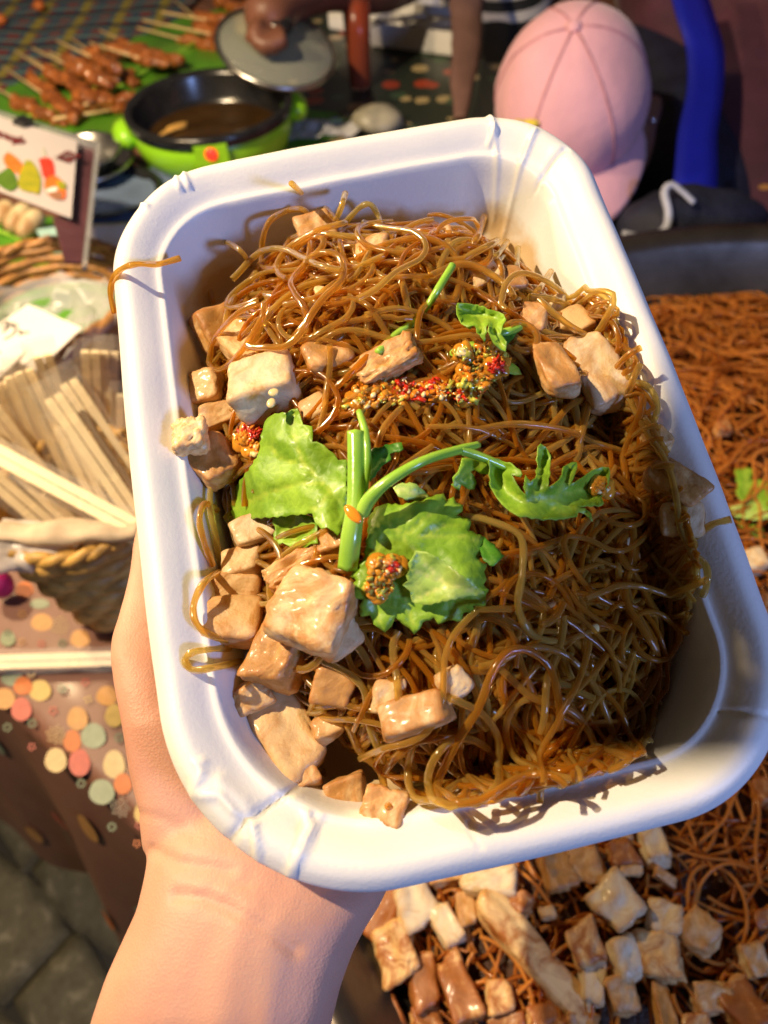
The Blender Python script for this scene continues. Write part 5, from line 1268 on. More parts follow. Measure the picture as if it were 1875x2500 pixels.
leaf([(285, 260), (275, 300), (262, 335), (232, 368), (238, 400), (225, 405), (245, 425), (270, 435), (282, 405), (298, 418), (320, 432), (350, 430), (362, 395), (350, 360), (330, 335), (350, 325), (385, 345), (420, 350), (432, 340), (430, 300), (400, 268), (340, 262)], 'leaflet', 'leaf', cel, .012, [[(400, 285), (320, 320), (260, 400)], [(330, 310), (335, 420)]], seed=18, conv=c4)
leaf([(1120, 325), (1180, 308), (1240, 292), (1282, 286), (1295, 325), (1220, 348), (1228, 378), (1180, 410), (1150, 450), (1112, 500)], 'leaflet', 'leaf_dark', cel, .010, [[(1120, 440), (1200, 340), (1280, 300)]], seed=20, conv=c3)
leaf([(385, 680), (440, 715), (512, 790), (480, 820), (452, 846), (400, 815), (380, 760)], 'leaflet', 'leaf_dark', cel, .009, [[(390, 700), (450, 830)]], seed=23, conv=c4)
leaf([(20, 395), (70, 430), (110, 470), (60, 490), (0, 490), (-60, 470), (-90, 420), (-60, 400)], 'leaflet', 'leaf_pale', cel, .009, [[(-80, 420), (90, 470)]], seed=27, conv=c4)
# second little sprig at the top
cel2 = empty('celery_leaf', mw=TM, label='small curled celery leaf stuck in the noodles above the chilli', cat='celery')
leaf([(255, 545), (262, 532), (300, 535), (345, 540), (440, 570), (480, 580), (505, 592), (520, 620), (500, 650), (490, 700), (522, 740), (518, 790), (490, 780), (455, 745), (432, 700), (425, 640), (412, 665), (405, 745), (378, 705), (352, 650), (310, 657), (280, 640), (256, 590)], 'leaflet', 'leaf', cel2, .013, [[(280, 560), (380, 600), (470, 620)], [(380, 600), (400, 730)], [(440, 610), (500, 770)]], seed=31, curl=.004, conv=c2_)
leaf([(440, 590), (500, 600), (545, 640), (580, 690), (560, 720), (520, 760), (470, 720), (440, 660)], 'leaflet', 'leaf_dark', cel2, .009, [[(460, 610), (540, 720)]], seed=33, conv=c2_)
leaf([(215, 790), (300, 745), (345, 735), (360, 760), (330, 800), (260, 830), (215, 810)], 'leaflet', 'leaf', cel2, .010, [[(225, 805), (340, 750)]], seed=34, conv=c2_)
leaf([(520, 850), (560, 855), (590, 880), (606, 915), (570, 918), (520, 905), (495, 880)], 'leaflet', 'leaf', cel2, .009, [[(500, 870), (600, 910)]], seed=36, conv=c2_)
stalk([(1140, 800, .012), (1155, 775, .014), (1180, 752, .014)], [.0011, .0010, .0008], 'stalk', cel2)
o = stalk([(1106, 646, .016), (1070, 705, .013), (1045, 745, .009), (1010, 785, .007), (965, 820, .008), (922, 862, .011)], [.0010, .0011, .0010, .0010, .0011, .0011], 'celery_strip', None)
o.matrix_world = TM; setp(o, 'thin straight green celery strip lying across the upper noodles', 'celery')
stalk2 = stalk([(1195, 820, .008), (1240, 810, .009), (1282, 795, .009)], [.0010, .0012, .0010], 'stalk', cel2)

# ------------------------------------------------------------------ CHILLI RELISH
def relish(name, label, clusters, seed):
    r_ = random.Random(seed); m1 = MB()
    for (cx, cy, rad_, n, lift, cols) in clusters:
        for k in range(6):
            a = r_.random() * 6.283; q = rad_ * .8 * math.sqrt(r_.random()); v = hsurf(cx + q * math.cos(a) * 1.3, cy + q * math.sin(a), lift - .0012)
            m1.ell(v, (r_.uniform(.002, .0035), r_.uniform(.0015, .003), .0013), Matrix.Rotation(r_.random() * 6, 3, 'Z'), 6, 4)
        for k in range(int(n * 2.6)):
            a = r_.random() * 6.283; q = rad_ * math.sqrt(r_.random()); x, y = cx + q * math.cos(a) * 1.35, cy + q * math.sin(a) * 1.0
            v = hsurf(x, y, lift + r_.uniform(-.0010, .0012)); c = r_.choice(cols); sz = r_.choice((.0003, .0004, .0006, .0010)) * (.8 if c == 3 else 1.0)
            R3 = Matrix.Rotation(r_.random() * 6, 3, 'Z') @ Matrix.Rotation(r_.random() * 3, 3, 'X')
            (m1.ell(v, (sz * 1.3, sz, sz * .6), R3, 4, c) if c in (3, 4) else m1.box(v, (sz * r_.uniform(1.4, 3.0), sz * r_.uniform(1.0, 2.0), sz * r_.uniform(.5, 1.0)), R3, c, r_.uniform(.3, .9)))
    o = m1.build(name, ['chilli_red', 'chilli_orange', 'chilli_green', 'seed', 'sauce_gel'], mw=TM); me = o.data
    for v in me.vertices: v.co += Vector((noise.noise(v.co * 900), noise.noise(v.co * 900 + Vector((5, 0, 0))), 0)) * .0003
    setp(o, label, 'relish', kind='stuff')
relish('chilli_relish', 'chopped red and orange chilli relish smeared over the noodles above the stalk',
       [(960, 955, 36, 50, .008, [1, 0, 2, 4]), (1005, 950, 30, 46, .009, [0, 0, 1, 3]), (1065, 950, 26, 40, .009, [0, 1, 3, 4]), (900, 960, 34, 36, .008, [2, 1, 4, 3]), (870, 985, 22, 22, .008, [3, 2, 4]), (1140, 950, 34, 40, .010, [1, 0, 2, 3]), (1160, 915, 36, 50, .012, [2, 2, 1, 4]), (1190, 880, 40, 50, .011, [2, 2, 4, 1]), (1212, 895, 17, 26, .014, [0]), (1130, 860, 14, 14, .014, [3, 2])], 3)
relish('leaf_relish', 'dab of orange chilli relish on the large right celery leaf', [(940, 1390, 28, 60, .0145, [4, 2, 1, 3, 4]), (962, 1385, 12, 12, .015, [0]), (925, 1430, 26, 36, .0145, [4, 2, 1]), (1410 + 55, 1192, 14, 14, .017, [4, 3, 1]), ], 5)
relish('corner_relish', 'red and orange chilli bits at the tip of the left celery leaf', [(610, 1058, 20, 40, .009, [0, 0, 1]), (595, 1072, 15, 22, .009, [1, 4]), (618, 1095, 16, 20, .008, [1, 4, 3])], 6)
m1 = MB(); v = hsurf(862, 1255, .0205); m1.ell(v, (.0014, .0030, .0008), Matrix.Rotation(.5, 3, 'Z'), 8); m1.build('x', 'chilli_orange', mw=TM)
o = bpy.data.objects['x']; o.name = 'chilli_flake'; setp(o, 'orange red chilli flake on the thick celery stalk', 'chilli')
for k, (x, y, lab) in enumerate(((667, 1060, 'round chilli seed on the big pale tofu cube, upper of two'), (660, 1090, 'round chilli seed on the big pale tofu cube, lower of two'), (1131, 858, 'cream garlic bit beside the small curled leaf'), (641, 1640, 'garlic crumb on the tan tofu cube'), (1452, 1535, 'pale sesame like seed on the dark noodles'))):
    m1 = MB(); lf = .0185 if k < 2 else (.015 if k == 2 else .0145 if k == 3 else .009)
    if k < 2: x, y = (668, 958) if k == 0 else (662, 984)
    v = hsurf(x, y, lf); m1.ell((0, 0, 0), (.0015, .0012, .0005), Matrix.Rotation(k, 3, 'Z'), 7); o = m1.build('seed', 'seed', mw=TM @ Matrix.Translation(v)); setp(o, lab, 'seed')

# celery in the pan
def pan_fr(x, y, h): return at(x, y, .060 + h)
cel3 = empty('celery_garnish', (0, 0, 0), label='celery leaf garnish lying on the noodles in the wide pan, right of the tray', cat='celery')
kk = 1 / 5.529
pc7 = lambda x, y: (1650 + x * kk, 1100 + y * kk)
leaf([(800, 250), (900, 240), (1060, 232), (1050, 300), (1000, 400), (1130, 390), (1220, 400), (1340, 480), (1340, 760), (1240, 820), (1100, 640), (900, 700), (820, 600), (830, 450)], 'leaflet', 'leaf', cel3, .006, [[(900, 680), (950, 500), (950, 280)], [(950, 500), (1200, 450)]], conv=pc7, frame=pan_fr, seed=40)
leaf([(720, 770), (900, 700), (1040, 650), (1340, 780), (1340, 900), (1100, 940), (780, 880)], 'leaflet', 'leaf_pale', cel3, .004, [[(740, 800), (1330, 860)]], conv=pc7, frame=pan_fr, seed=41)
leaf([(800, 940), (1000, 1000), (1160, 1020), (1200, 1170), (1100, 1170), (900, 1060)], 'leaflet', 'leaf', cel3, .003, [[(820, 960), (1180, 1150)]], conv=pc7, frame=pan_fr, seed=42)

# ------------------------------------------------------------------ THE HAND AND FOREARM
hb = MB()
def sect(rows, th=.72, n=28, push=0.0):
    """rows: (left x,y), (right x,y), depth ; elliptical sections facing the camera"""
    vs = []
    for (lx, ly), (rx, ry), d, dt in rows:
        A = Vector(w(ray(lx, ly) * d)); B = Vector(w(ray(rx, ry) * (d + dt))); c = (A + B) / 2; X = (B - A) / 2; vw = (c - Vector(CAM)).normalized()
        Z = (vw - X.normalized() * vw.dot(X.normalized())).normalized()
        for k in range(n):
            a = 2 * math.pi * k / n; sgn = math.sin(a); ca = math.cos(a)
            ca = math.copysign(abs(ca) ** .85, ca); vs.append(c + X * ca + Z * (math.copysign(abs(sgn) ** .9, sgn) * X.length * th))
    L = len(rows); hb.add(vs, [(i * n + k, (i + 1) * n + k, (i + 1) * n + (k + 1) % n, i * n + (k + 1) % n) for i in range(L - 1) for k in range(n)] + [tuple(range(n)), tuple((L - 1) * n + k for k in range(n - 1, -1, -1))])
def interp_rows(rows, n):
    out = []
    for i in range(len(rows) - 1):
        for k in range(n):
            t_ = k / n; a, b2 = rows[i], rows[i + 1]; f = lambda p, q: tuple(p[j] + (q[j] - p[j]) * t_ for j in range(2)); out.append((f(a[0], b2[0]), f(a[1], b2[1]), a[2] + (b2[2] - a[2]) * t_, a[3] + (b2[3] - a[3]) * t_))
    out.append(rows[-1]); return out
# forearm up to the heel of the hand
arm = [((120, 2900), (705, 2960), .185, .0), ((170, 2700), (745, 2750), .19, 0), ((232, 2480), (812, 2490), .196, 0), ((262, 2390), (833, 2405), .199, 0), ((297, 2312), (862, 2325), .202, 0), ((337, 2222), (893, 2265), .205, 0), ((352, 2150), (925, 2215), .208, 0.002), ((364, 2070), (955, 2150), .212, .006), ((352, 2005), (1000, 2060), .218, .014), ((420, 1900), (1150, 1900), .232, .025), ((520, 1750), (1260, 1700), .25, .03), ((590, 1600), (1280, 1560), .262, .035), ((640, 1500), (1260, 1470), .268, .035)]
sect(interp_rows(arm, 2), .60)
# thumb base (thenar), along the left side of the tray
th = [((352, 2080), (640, 2080), .214, 0), ((340, 1977), (560, 1990), .214, 0), ((319, 1892), (510, 1900), .216, 0), ((299, 1767), (470, 1780), .218, 0), ((282, 1680), (445, 1690), .222, 0), ((272, 1605), (425, 1610), .226, 0), ((275, 1557), (410, 1560), .230, 0), ((288, 1515), (405, 1520), .233, 0), ((306, 1451), (405, 1455), .238, 0), ((318, 1391), (402, 1395), .243, 0), ((325, 1331), (400, 1335), .248, 0), ((334, 1285), (398, 1290), .252, 0), ((348, 1255), (390, 1258), .254, 0)]
sect(interp_rows(th, 2), .80)
# four fingers under the tray, curled against its bottom and far side
def finger(path, r0):
    L = catmull([P(x, y, d) for x, y, d in path], 5); n = len(L); hb.tube(L, [r0 * (1 - .25 * (i / (n - 1)) ** 1.5) * (1 + .07 * math.cos(i / (n - 1) * 6.283 * 1.5)) for i in range(n)], 14); hb.ell(L[-1], (r0 * .76,) * 3, None, 8)
finger([(760, 1560, .272), (740, 1350, .282), (760, 1150, .290), (800, 1010, .292)], .0085)
finger([(880, 1540, .276), (900, 1300, .288), (930, 1080, .298), (960, 920, .298)], .0088)
finger([(1010, 1540, .280), (1060, 1300, .292), (1110, 1110, .300), (1150, 970, .298)], .0084)
finger([(1130, 1570, .280), (1220, 1400, .290), (1290, 1250, .296), (1340, 1150, .294)], .0074)
me = remesh(hb, .0011, 10, .5)
CS = [([(372, 2075), (430, 2105), (500, 2115), (560, 2125)], .0009, .0016), ([(430, 2185), (500, 2192), (570, 2222), (640, 2262), (720, 2320)], .0010, .0018), ([(455, 2135), (540, 2150), (600, 2160)], .0004, .001), ([(330, 1985), (400, 2000), (470, 2040)], .0004, .0014),
      ([(1, 1), (2, 2)], 0, 1)]
for k in range(16):
    y = 1560 + k * 13; CS.append(([(300 + k * 2, y + 10), (345 + k * 2, y - 18), (380 + k, y - 50)], .00016, .0005))
for k in range(12):
    y = 2080 + k * 14; CS.append(([(400 + k * 8, y), (520 + k * 8, y + 14), (620 + k * 8, y + 46)], .00014, .0005))
TEN = [([(520, 2600), (560, 2400), (600, 2240)], .0012, .006), ([(640, 2600), (650, 2420), (670, 2280)], .0010, .005)]
Rt = RC.T
nv = len(me.vertices); co = np.empty(nv * 3); me.vertices.foreach_get('co', co); co = co.reshape(-1, 3); no = np.empty(nv * 3); me.vertices.foreach_get('normal', no); no = no.reshape(-1, 3)
cc = (co - CAM) @ RC; px_ = cc[:, 0] / cc[:, 2] * F + 937.5; py_ = cc[:, 1] / cc[:, 2] * F + 1250; facing = ((no @ RC)[:, 2] < .15)
def pd(L):
    d = np.full(nv, 1e9)
    for (ax_, ay_), (bx, by) in zip(L[:-1], L[1:]):
        dx, dy = bx - ax_, by - ay_; t_ = np.clip(((px_ - ax_) * dx + (py_ - ay_) * dy) / (dx * dx + dy * dy), 0, 1); d = np.minimum(d, np.hypot(px_ - ax_ - t_ * dx, py_ - ay_ - t_ * dy))
    return d
for L, a_, w_ in CS:
    if a_ == 0: continue
    d = pd(L) * .21 / F; co -= no * (.95 * a_ * np.exp(-(d / w_) ** 2) * facing)[:, None]
for L, a_, w_ in TEN:
    d = pd(L) * .21 / F; co += no * (a_ * np.exp(-(d / w_) ** 2) * facing)[:, None]
me.vertices.foreach_set('co', co.ravel()); me.update()
o = link('person_hand', me, 'skin'); o.name = 'person'; setp(o, 'bare left hand and forearm of a person holding the white tray from below', 'person')

# ------------------------------------------------------------------ PEOPLE BEHIND THE TABLE
def figure(label, chains, skinmat, voxel=.008, **kw):
    pass
def body(mb, chains):
    for ch in chains:
        L = catmull([c[:3] for c in ch], 5); r_ = np.interp(np.linspace(0, 1, len(L)), np.linspace(0, 1, len(ch)), [c[3] for c in ch]); fl = ch[0][4] if len(ch[0]) > 4 else 1.0
        mb.tube(L, list(r_), 16, flat=fl, up=(0, 1, 0) if fl != 1 else None)
        for e, q in ((0, r_[0]), (-1, r_[-1])): mb.ell(L[e], (q, q, q) if fl == 1 else (q, q * fl, q * .5), None, 8)
def head_parts(t, hc, fwd, up, r, mt='skin_dark'):
    """head with nose, mouth, ears on its own frame"""
    f = Vector(fwd).normalized(); u = Vector(up); u = (u - f * u.dot(f)).normalized(); s = f.cross(u); R3 = Matrix((s, f, u)).transposed()
    m1 = MB(); L = lambda x, y, z: hc + R3 @ Vector((x * r, y * r, z * r))
    m1.ell(hc, (r * .80, r * .98, r * 1.02), R3, 14); m1.ell(L(0, .22, -.55), (r * .55, r * .62, r * .62), R3, 12)
    m1.ell(L(0, .98, -.22), (r * .13, r * .20, r * .22), R3, 8); m1.ell(L(0, .86, -.72), (r * .24, r * .12, r * .10), R3, 8)
    for q in (-1, 1): m1.ell(L(.82 * q, -.05, -.15), (r * .10, r * .20, r * .30), R3, 8)
    m1.tube([L(0, -.1, -.7), L(0, -.35, -1.7)], [r * .5, r * .55], 14)
    return m1, L, R3
# person A: pink cap, seated behind the pan
DA = .93
capc = P(1390, 205, DA); rc_ = 200 * DA / F
fwd = Vector(RC @ np.array([-.04, .86, -.20])).normalized(); upc = Vector(RC @ np.array([-.15, -.45, -.85])).normalized()
pa = empty('person', (capc.x, capc.y, 0), label='person in a pink baseball cap and stud earring bending over beyond the pan', cat='person')
base = Vector((capc.x, capc.y, 0))
hr = rc_ * .93; hcen = capc - upc * hr * .30
m1, Lh, R3 = head_parts(pa, hcen - base, fwd, upc, hr); 
sh = P(1640, 330, 1.12) - base
torso = [(*(Lh(0, -.4, -1.5)), hr * .5), (*(sh + Vector((0, .05, -.10))), hr * .5)]
bt = MB(); x0, y0 = .12, .22
body(m1, [[(*Lh(0, -.3, -1.2), hr * .5), (x0, y0 - .04, -.12, .06)], [(x0, y0, -.15, .12), (x0, y0 + .05, -.35, .12), (x0, y0 + .05, -.55, .13)],
          [(x0 + .14, y0, -.12, .05), (x0 + .22, y0 - .05, -.32, .042), (x0 + .12, y0 - .20, -.42, .035)], [(x0 - .14, y0, -.12, .05), (x0 - .2, y0 - .05, -.32, .042), (x0 - .08, y0 - .20, -.42, .035)]])
m1.ell(P(1535, 345, DA * 1.04) - base, (.030, .04, .062), None, 10); m1.ell(P(1598, 268, DA * 1.01) - base, (.009, .013, .019), None, 8)
link('body', remesh(m1, .006, 5), 'skin_dark', pa)
body(bt, [[(x0 - .16, y0, -.11, .075), (x0, y0, -.09, .09), (x0 + .16, y0, -.11, .075)], [(x0, y0, -.14, .16), (x0, y0 + .05, -.36, .16), (x0, y0 + .05, -.60, .17)], [(x0 + .15, y0, -.12, .065), (x0 + .23, y0 - .05, -.32, .055), (x0 + .15, y0 - .16, -.40, .05)], [(x0 - .15, y0, -.12, .065), (x0 - .21, y0 - .05, -.32, .055), (x0 - .12, y0 - .16, -.40, .05)]])
J = lambda x, y, d, r: (*(P(x, y, d) - base), r)
body(bt, [[J(1540, 260, 1.27, .12), J(1600, 430, 1.20, .14), J(1620, 560, 1.17, .15), J(1620, 700, 1.17, .15)]])
link('jacket', remesh(bt, .010, 5), 'navy', pa)
# hair
m1 = MB(); m1.ell(hcen - base - R3 @ Vector((0, hr * .22, hr * .25)), (hr * .88, hr * .86, hr * .95), R3, 16); link('hair', m1.mesh(), 'hair', pa)
# cap: crown of panels, button, brim
cap_m = MB(); n = 48; rows = 16; vs = []
for i in range(rows + 1):
    ph = math.radians(4 + 92 * i / rows)
    for k in range(n):
        a = 2 * math.pi * k / n; seam = 1 - .022 * max(0, math.cos(6 * a)) ** 30
        fr = rc_ * (1.0 + .10 * math.cos(a - math.pi / 2)) * seam
        p = Vector((fr * math.sin(ph) * math.cos(a) * .93, fr * math.sin(ph) * math.sin(a) * 1.08, rc_ * .98 * math.cos(ph)))
        p += p.normalized() * (.005 * noise.noise(p * 12) - .004 * abs(noise.noise(p * 16 + Vector((4, 0, 0)))) * (1 if p.x > 0 else .4)); vs.append(hcen - base + R3 @ (p + Vector((0, 0, hr * .22))))
cap_m.add(vs, [(i * n + k, (i + 1) * n + k, (i + 1) * n + (k + 1) % n, i * n + (k + 1) % n) for i in range(rows) for k in range(n)] + [tuple(range(n))])
cap = cap_m.build('cap', 'pink', pa); s = cap.modifiers.new('s', 'SOLIDIFY'); s.thickness = .002
m1 = MB(); vs = []; nb = 24; rb = 8
for i in range(rb + 1):
    for k in range(nb + 1):
        a = math.radians(-72 + 144 * k / nb); ext = rc_ * .78 * math.cos(a * 1.02) ** .6 * i / rb
        x = rc_ * .94 * math.sin(a) * (1 + .02 * i / rb); y = rc_ * 1.10 * math.cos(a) + ext; z = -rc_ * .02 - .20 * rc_ * (x / rc_) ** 2 - .16 * rc_ * (i / rb)
        vs.append(hcen - base + R3 @ Vector((x, y, z + hr * .22)))
m1.add(vs, [(i * (nb + 1) + k, (i + 1) * (nb + 1) + k, (i + 1) * (nb + 1) + k + 1, i * (nb + 1) + k + 1) for i in range(rb) for k in range(nb)])
bo = m1.build('brim', 'pink', cap); s = bo.modifiers.new('s', 'SOLIDIFY'); s.thickness = .0025
m1 = MB()
for sm_ in range(6):
    a = 2 * math.pi * sm_ / 6; pts = []
    for i in range(14):
        ph = math.radians(4 + 90 * i / 13); fr = rc_ * (1.0 + .10 * math.cos(a - math.pi / 2)) * .982
        p = Vector((fr * math.sin(ph) * math.cos(a) * .93, fr * math.sin(ph) * math.sin(a) * 1.08, rc_ * .98 * math.cos(ph))); p += p.normalized() * (.005 * noise.noise(p * 12) - .004 * abs(noise.noise(p * 16 + Vector((4, 0, 0)))) * (1 if p.x > 0 else .4))
        pts.append(hcen - base + R3 @ (p + Vector((0, 0, hr * .22))))
    m1.tube(pts, .0016, 5)
mat('pink_thread', (.50, .24, .30), .8); m1.build('stitching', 'pink_thread', cap)
m1 = MB(); m1.ell(hcen - base + R3 @ Vector((0, 0, rc_ * .99 + hr * .22)), (.008, .008, .004), R3, 7); m1.build('button', 'pink', cap)
m1 = MB(); q = P(1292, 302, DA * .935) - base; m1.ell(q, (.012, .006, .003), R3, 6); m1.ell(q + R3 @ Vector((.012, 0, .002)), (.007, .005, .003), R3, 6); m1.build('embroidery', 'yellow_thread', cap)
m1 = MB(); q = P(1594, 293, DA * .985) - base; m1.ell(q, (.004, .004, .004), None, 6); m1.build('earring', 'silver', pa)

# person B: maroon jacket, blue strap
pbx = P(1790, 120, 1.25); pb = empty('person', (pbx.x + .08, pbx.y + .05, GZ), label='person in a dark maroon jacket with a wide bright blue strap at the right edge', cat='person')
m1 = MB(); H_ = lambda z: z - GZ
body(m1, [[(0, 0, H_(.55), .05), (0, 0, H_(.42), .055)], [(0, 0, H_(.36), .11), (0, 0, H_(.1), .12), (0, 0, H_(-.02), .13)], [(-.08, 0, H_(0), .08), (-.09, 0, H_(-.35), .055), (-.09, 0, H_(-.66), .04)], [(.08, 0, H_(0), .08), (.09, 0, H_(-.35), .055), (.09, 0, H_(-.66), .04)],
          [(-.17, 0, H_(.38), .045), (-.20, -.02, H_(.12), .04), (-.12, -.16, H_(-.02), .033)], [(.17, 0, H_(.38), .045), (.2, -.02, H_(.12), .04), (.12, -.16, H_(-.02), .033)]])
m2, L2, R2 = head_parts(pb, Vector((0, -.01, H_(.68))), (-.3, -1, -.3), (0, 0, 1), .105); m1.v, m1.f, m1.mi = m1.v + m2.v, m1.f + [tuple(i + len(m1.v) for i in f) for f in m2.f], m1.mi + m2.mi
link('body', remesh(m1, .009, 4), 'skin_dark', pb)
m1 = MB(); m1.ell((0, .02, H_(.71)), (.095, .11, .11), None, 12); link('hair', m1.mesh(), 'hair', pb)
m1 = MB(); JB = lambda x, y, d, r: (*(P(x, y, d) - pb.location), r)
body(m1, [[JB(1840, -60, 1.28, .14), JB(1850, 200, 1.24, .15), JB(1850, 420, 1.17, .145), JB(1850, 700, 1.15, .14)]]); body(m1, [[(0, 0, H_(.38), .17), (0, 0, H_(.15), .19), (0, 0, H_(-.05), .21), (0, 0, H_(-.22), .22)], [(-.17, 0, H_(.38), .085), (-.22, -.02, H_(.12), .075), (-.14, -.13, H_(-.02), .055)], [(.17, 0, H_(.38), .085), (.22, -.02, H_(.12), .075), (.14, -.13, H_(-.02), .055)]])
jk = link('jacket', remesh(m1, .012, 6), 'maroon', pb)
for v in jk.data.vertices: v.co += v.normal * (.012 * noise.noise(v.co * 7) + .005 * noise.noise(v.co * 18))
m1 = MB(); body(m1, [[(-.09, 0, H_(-.1), .11), (-.10, 0, H_(-.4), .085), (-.10, 0, H_(-.68), .07)], [(.09, 0, H_(-.1), .11), (.10, 0, H_(-.4), .085), (.10, 0, H_(-.68), .07)]]); link('trousers', remesh(m1, .012, 4), 'black_cloth', pb)
# strap in front of the jacket
b0 = pb.location; sp_ = [(1672, -60, 1.02), (1700, 40, 1.0), (1722, 120, .99), (1722, 220, .98), (1705, 320, .965), (1700, 420, .95), (1690, 520, .94), (1672, 640, .93)]
L = catmull([P(x, y, d) - b0 for x, y, d in sp_], 5); vs = []
for i, p in enumerate(L):
    sd = Vector(RC @ np.array([1, .1, .15])).normalized(); wd = .026 + .002 * math.sin(i * .3)
    for s_ in (-1, -.4, .3, 1): vs.append(p + sd * wd * s_ - Vector(RC @ np.array([0, 0, 1.0])) * (.002 * (1 - s_ * s_)))
m1 = MB(); m1.add(vs, [(i * 4 + k, (i + 1) * 4 + k, (i + 1) * 4 + k + 1, i * 4 + k + 1) for i in range(len(L) - 1) for k in range(3)]); o = m1.build('strap', 'blue_strap', pb); s = o.modifiers.new('s', 'SOLIDIFY'); s.thickness = .003
# bag with white cord between them
bg_ = empty('bag', P(1690, 560, .92), label='dark blue bag with a curled white cord behind the far rim of the pan', cat='bag'); b0 = bg_.location
m1 = MB(); m1.ell((0, 0, 0), (.09, .05, .05), None, 12); me = m1.mesh()
for v in me.vertices: v.co += v.co.normalized() * .012 * noise.noise(v.co * 22)
link('sack', me, 'navy', bg_)
m1 = MB(); m1.tube(catmull([P(x, y, d) - b0 for x, y, d in ((1695, 495, .86), (1668, 470, .86), (1640, 450, .86), (1622, 470, .86), (1632, 520, .86), (1622, 560, .86), (1580, 578, .86), (1520, 570, .86))], 6), .0045, 7, flat=.6); m1.build('cord', 'white_cord', bg_)

# person C: striped shirt, reaching for the lid
pcx = P(1260, 20, 1.5); pcn = empty('person', (pcx.x, pcx.y + .05, GZ), label='person in a black and white striped shirt reaching over to the glass lid', cat='person')
b0 = pcn.location; Q = lambda x, y, d: tuple(P(x, y, d) - b0)
m1 = MB(); zz = H_(.12)
hand = P(628, 78, 1.0) - b0
arm_ch = [(*Q(1240, -260, 1.35), .045), (*Q(980, -60, 1.16), .040), (*Q(800, -40, 1.07), .034), (*Q(700, 0, 1.02), .029), (*Q(655, 40, 1.0), .032)]
body(m1, [[(0, 0, H_(.62), .05), (0, 0, H_(.50), .055)], [(0, 0, H_(.46), .11), (0, 0, H_(.2), .12), (0, 0, H_(-.05), .14)], arm_ch, [(-.09, 0, H_(-.05), .08), (-.14, -.25, H_(-.12), .06), (-.14, -.28, H_(-.66), .04)], [(.09, 0, H_(-.05), .08), (.14, -.25, H_(-.12), .06), (.14, -.28, H_(-.66), .04)]])
m2, L2, R2 = head_parts(pcn, Vector((0, -.03, H_(.78))), (-.3, -1, -.5), (0, 0, 1), .105); o_ = len(m1.v); m1.f += [tuple(i + o_ for i in f) for f in m2.f]; m1.v += m2.v; m1.mi += m2.mi
# fingers closing on the lid knob
kn = TMK = (t.location if False else lc_) - b0
for (x, y, x2, y2, r_) in ((615, 70, 632, 118, .0085), (635, 80, 650, 128, .0085), (660, 80, 672, 124, .0085), (682, 72, 694, 112, .0078), (640, 50, 610, 95, .0095)):
    L = catmull([Q(x, y, .99), Q((x + x2) / 2, (y + y2) / 2, .965), Q(x2, y2, .975)], 4); m1.tube(L, [r_ * (1 - .2 * i / (len(L) - 1)) for i in range(len(L))], 10); m1.ell(L[-1], (r_ * .8,) * 3, None, 6)
link('body', remesh(m1, .0045, 4), 'skin_dark', pcn)
m1 = MB(); m1.ell((0, .0, H_(.81)), (.095, .11, .11), None, 12); link('hair', m1.mesh(), 'hair', pcn)
m1 = MB(); body(m1, [[(0, 0, H_(.48), .15), (0, 0, H_(.2), .16), (0, 0, H_(-.02), .17), (0, 0, H_(-.10), .165)], [(-.15, 0, H_(.45), .07), (*Q(1240, -260, 1.35), .07)], [(.15, 0, H_(.45), .075), (.2, 0, H_(.2), .06)]]); JC = lambda x, y, d, r: (*(P(x, y, d) - pcn.location), r)
body(m1, [[JC(1235, -180, 1.42, .10), JC(1225, -20, 1.38, .10), JC(1215, 70, 1.34, .09)]])
link('shirt', remesh(m1, .011, 5), 'stripes', pcn)
m1 = MB(); body(m1, [[JC(1205, 160, 1.34, .085), JC(1190, 330, 1.27, .08), JC(1180, 520, 1.2, .07)]]); body(m1, [[(-.09, 0, H_(-.12), .12), (-.14, -.22, H_(-.14), .09), (-.14, -.26, H_(-.66), .07)], [(.09, 0, H_(-.12), .12), (.14, -.22, H_(-.14), .09), (.14, -.26, H_(-.66), .07)]]); link('trousers', remesh(m1, .012, 4), 'black_cloth', pcn)
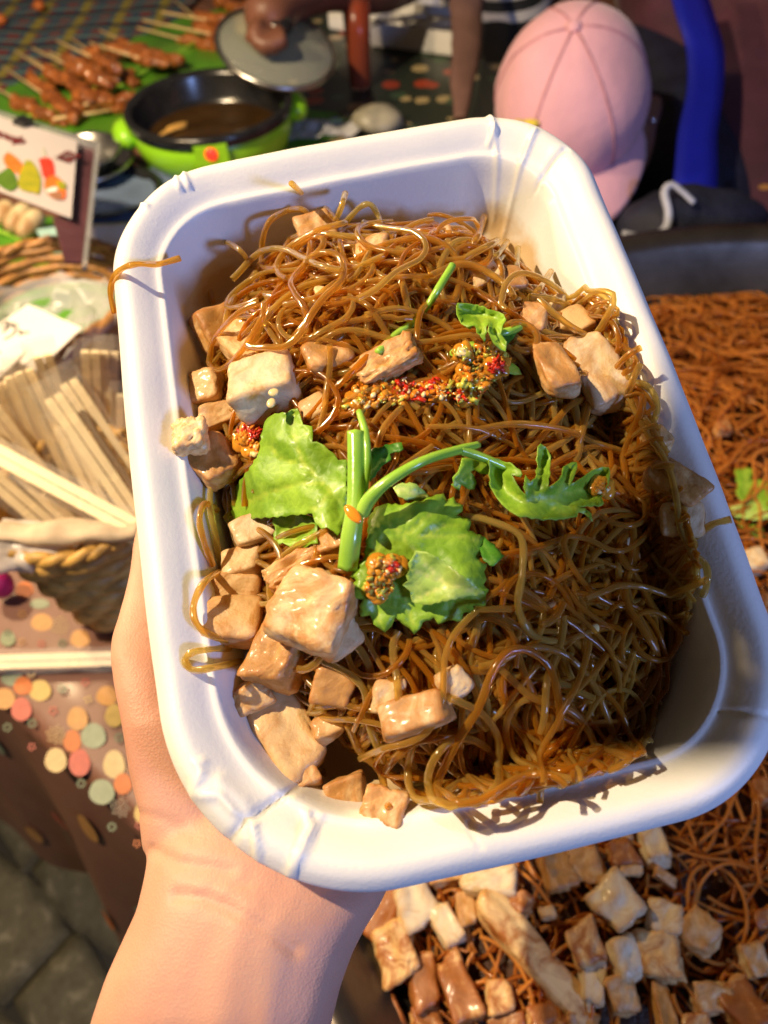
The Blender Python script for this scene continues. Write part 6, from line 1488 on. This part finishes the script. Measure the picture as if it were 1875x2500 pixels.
# hanging mauve sleeve / scarf beside the cap
m1 = MB(); L = catmull([P(x, y, d) for x, y, d in ((1140, -140, 1.15), (1140, 0, 1.12), (1140, 110, 1.08), (1128, 210, 1.04), (1122, 290, 1.02))], 6); b0 = L[0]
m1.tube([p - b0 for p in L], list(np.interp(np.linspace(0, 1, len(L)), [0, .35, .7, 1], [.026, .024, .017, .009])), 14, flat=.5, up=Vector(RC @ np.array([0, 0, -1.0]))); me = m1.mesh()
for v in me.vertices: v.co += v.normal * .004 * noise.noise(v.co * 30)
o = link('scarf_end', me, 'mauve', mw=Matrix.Translation(b0)); setp(o, 'brown mauve scarf end hanging down between the striped shirt and the pink cap', 'scarf')

# potato-like pale thing on the cloth in front of the cup
m1 = MB(); c = at(925, 292, .02); m1.ell((0, 0, 0), (.036, .028, .018), None, 12); me = m1.mesh()
for v in me.vertices: v.co += v.co.normalized() * .006 * noise.noise(v.co * 40)
mat('wrapped', (.34, .32, .24), .4, var=.3, scale=40)
o = link('wrapped_bundle', me, 'wrapped', mw=Matrix.Translation(c)); setp(o, 'pale wrapped bundle showing above the top rim of the tray', 'bundle')
sheet('plastic_wrap', [(700, 345), (880, 330), (860, 280), (720, 300)], .012, 'plastic_bag', 'crumpled shiny plastic wrap on the leaf in front of the pot', 'wrap', .008, 40)

# ------------------------------------------------------------------ SHADOW BLOCKER: unseen dark slab added to shade part of the tray
pc_ = np.array([-.184, -.226, -.022])
blocker = empty('shadow_blocker', mw=Matrix.Translation(w(pc_)) @ Matrix([[RC[i][0], -RC[i][1], -RC[i][2], 0] for i in range(3)] + [[0, 0, 0, 1]]) @ rot_z(math.radians(-10)), label='dark slab added out of view between the stall lamp and the tray to shade it', cat='shadow_blocker')
m1 = MB(); bm = bmesh.new(); bmesh.ops.create_cube(bm, size=1); bmesh.ops.scale(bm, vec=(.080, .102, .008), verts=bm.verts); bmesh.ops.bevel(bm, geom=[e for e in bm.edges if abs((e.verts[0].co - e.verts[1].co).z) > .005], offset=.009, segments=5, affect='EDGES'); me = bpy.data.meshes.new('p'); bm.to_mesh(me); bm.free(); link('case', me, 'blocker_black', blocker, smooth=False)
m1 = MB(); m1.ell((.022, -.052, -.004), (.006, .006, .0015), None, 7); m1.build('lens', 'dark_pan', blocker)  # small disc on the added blocker
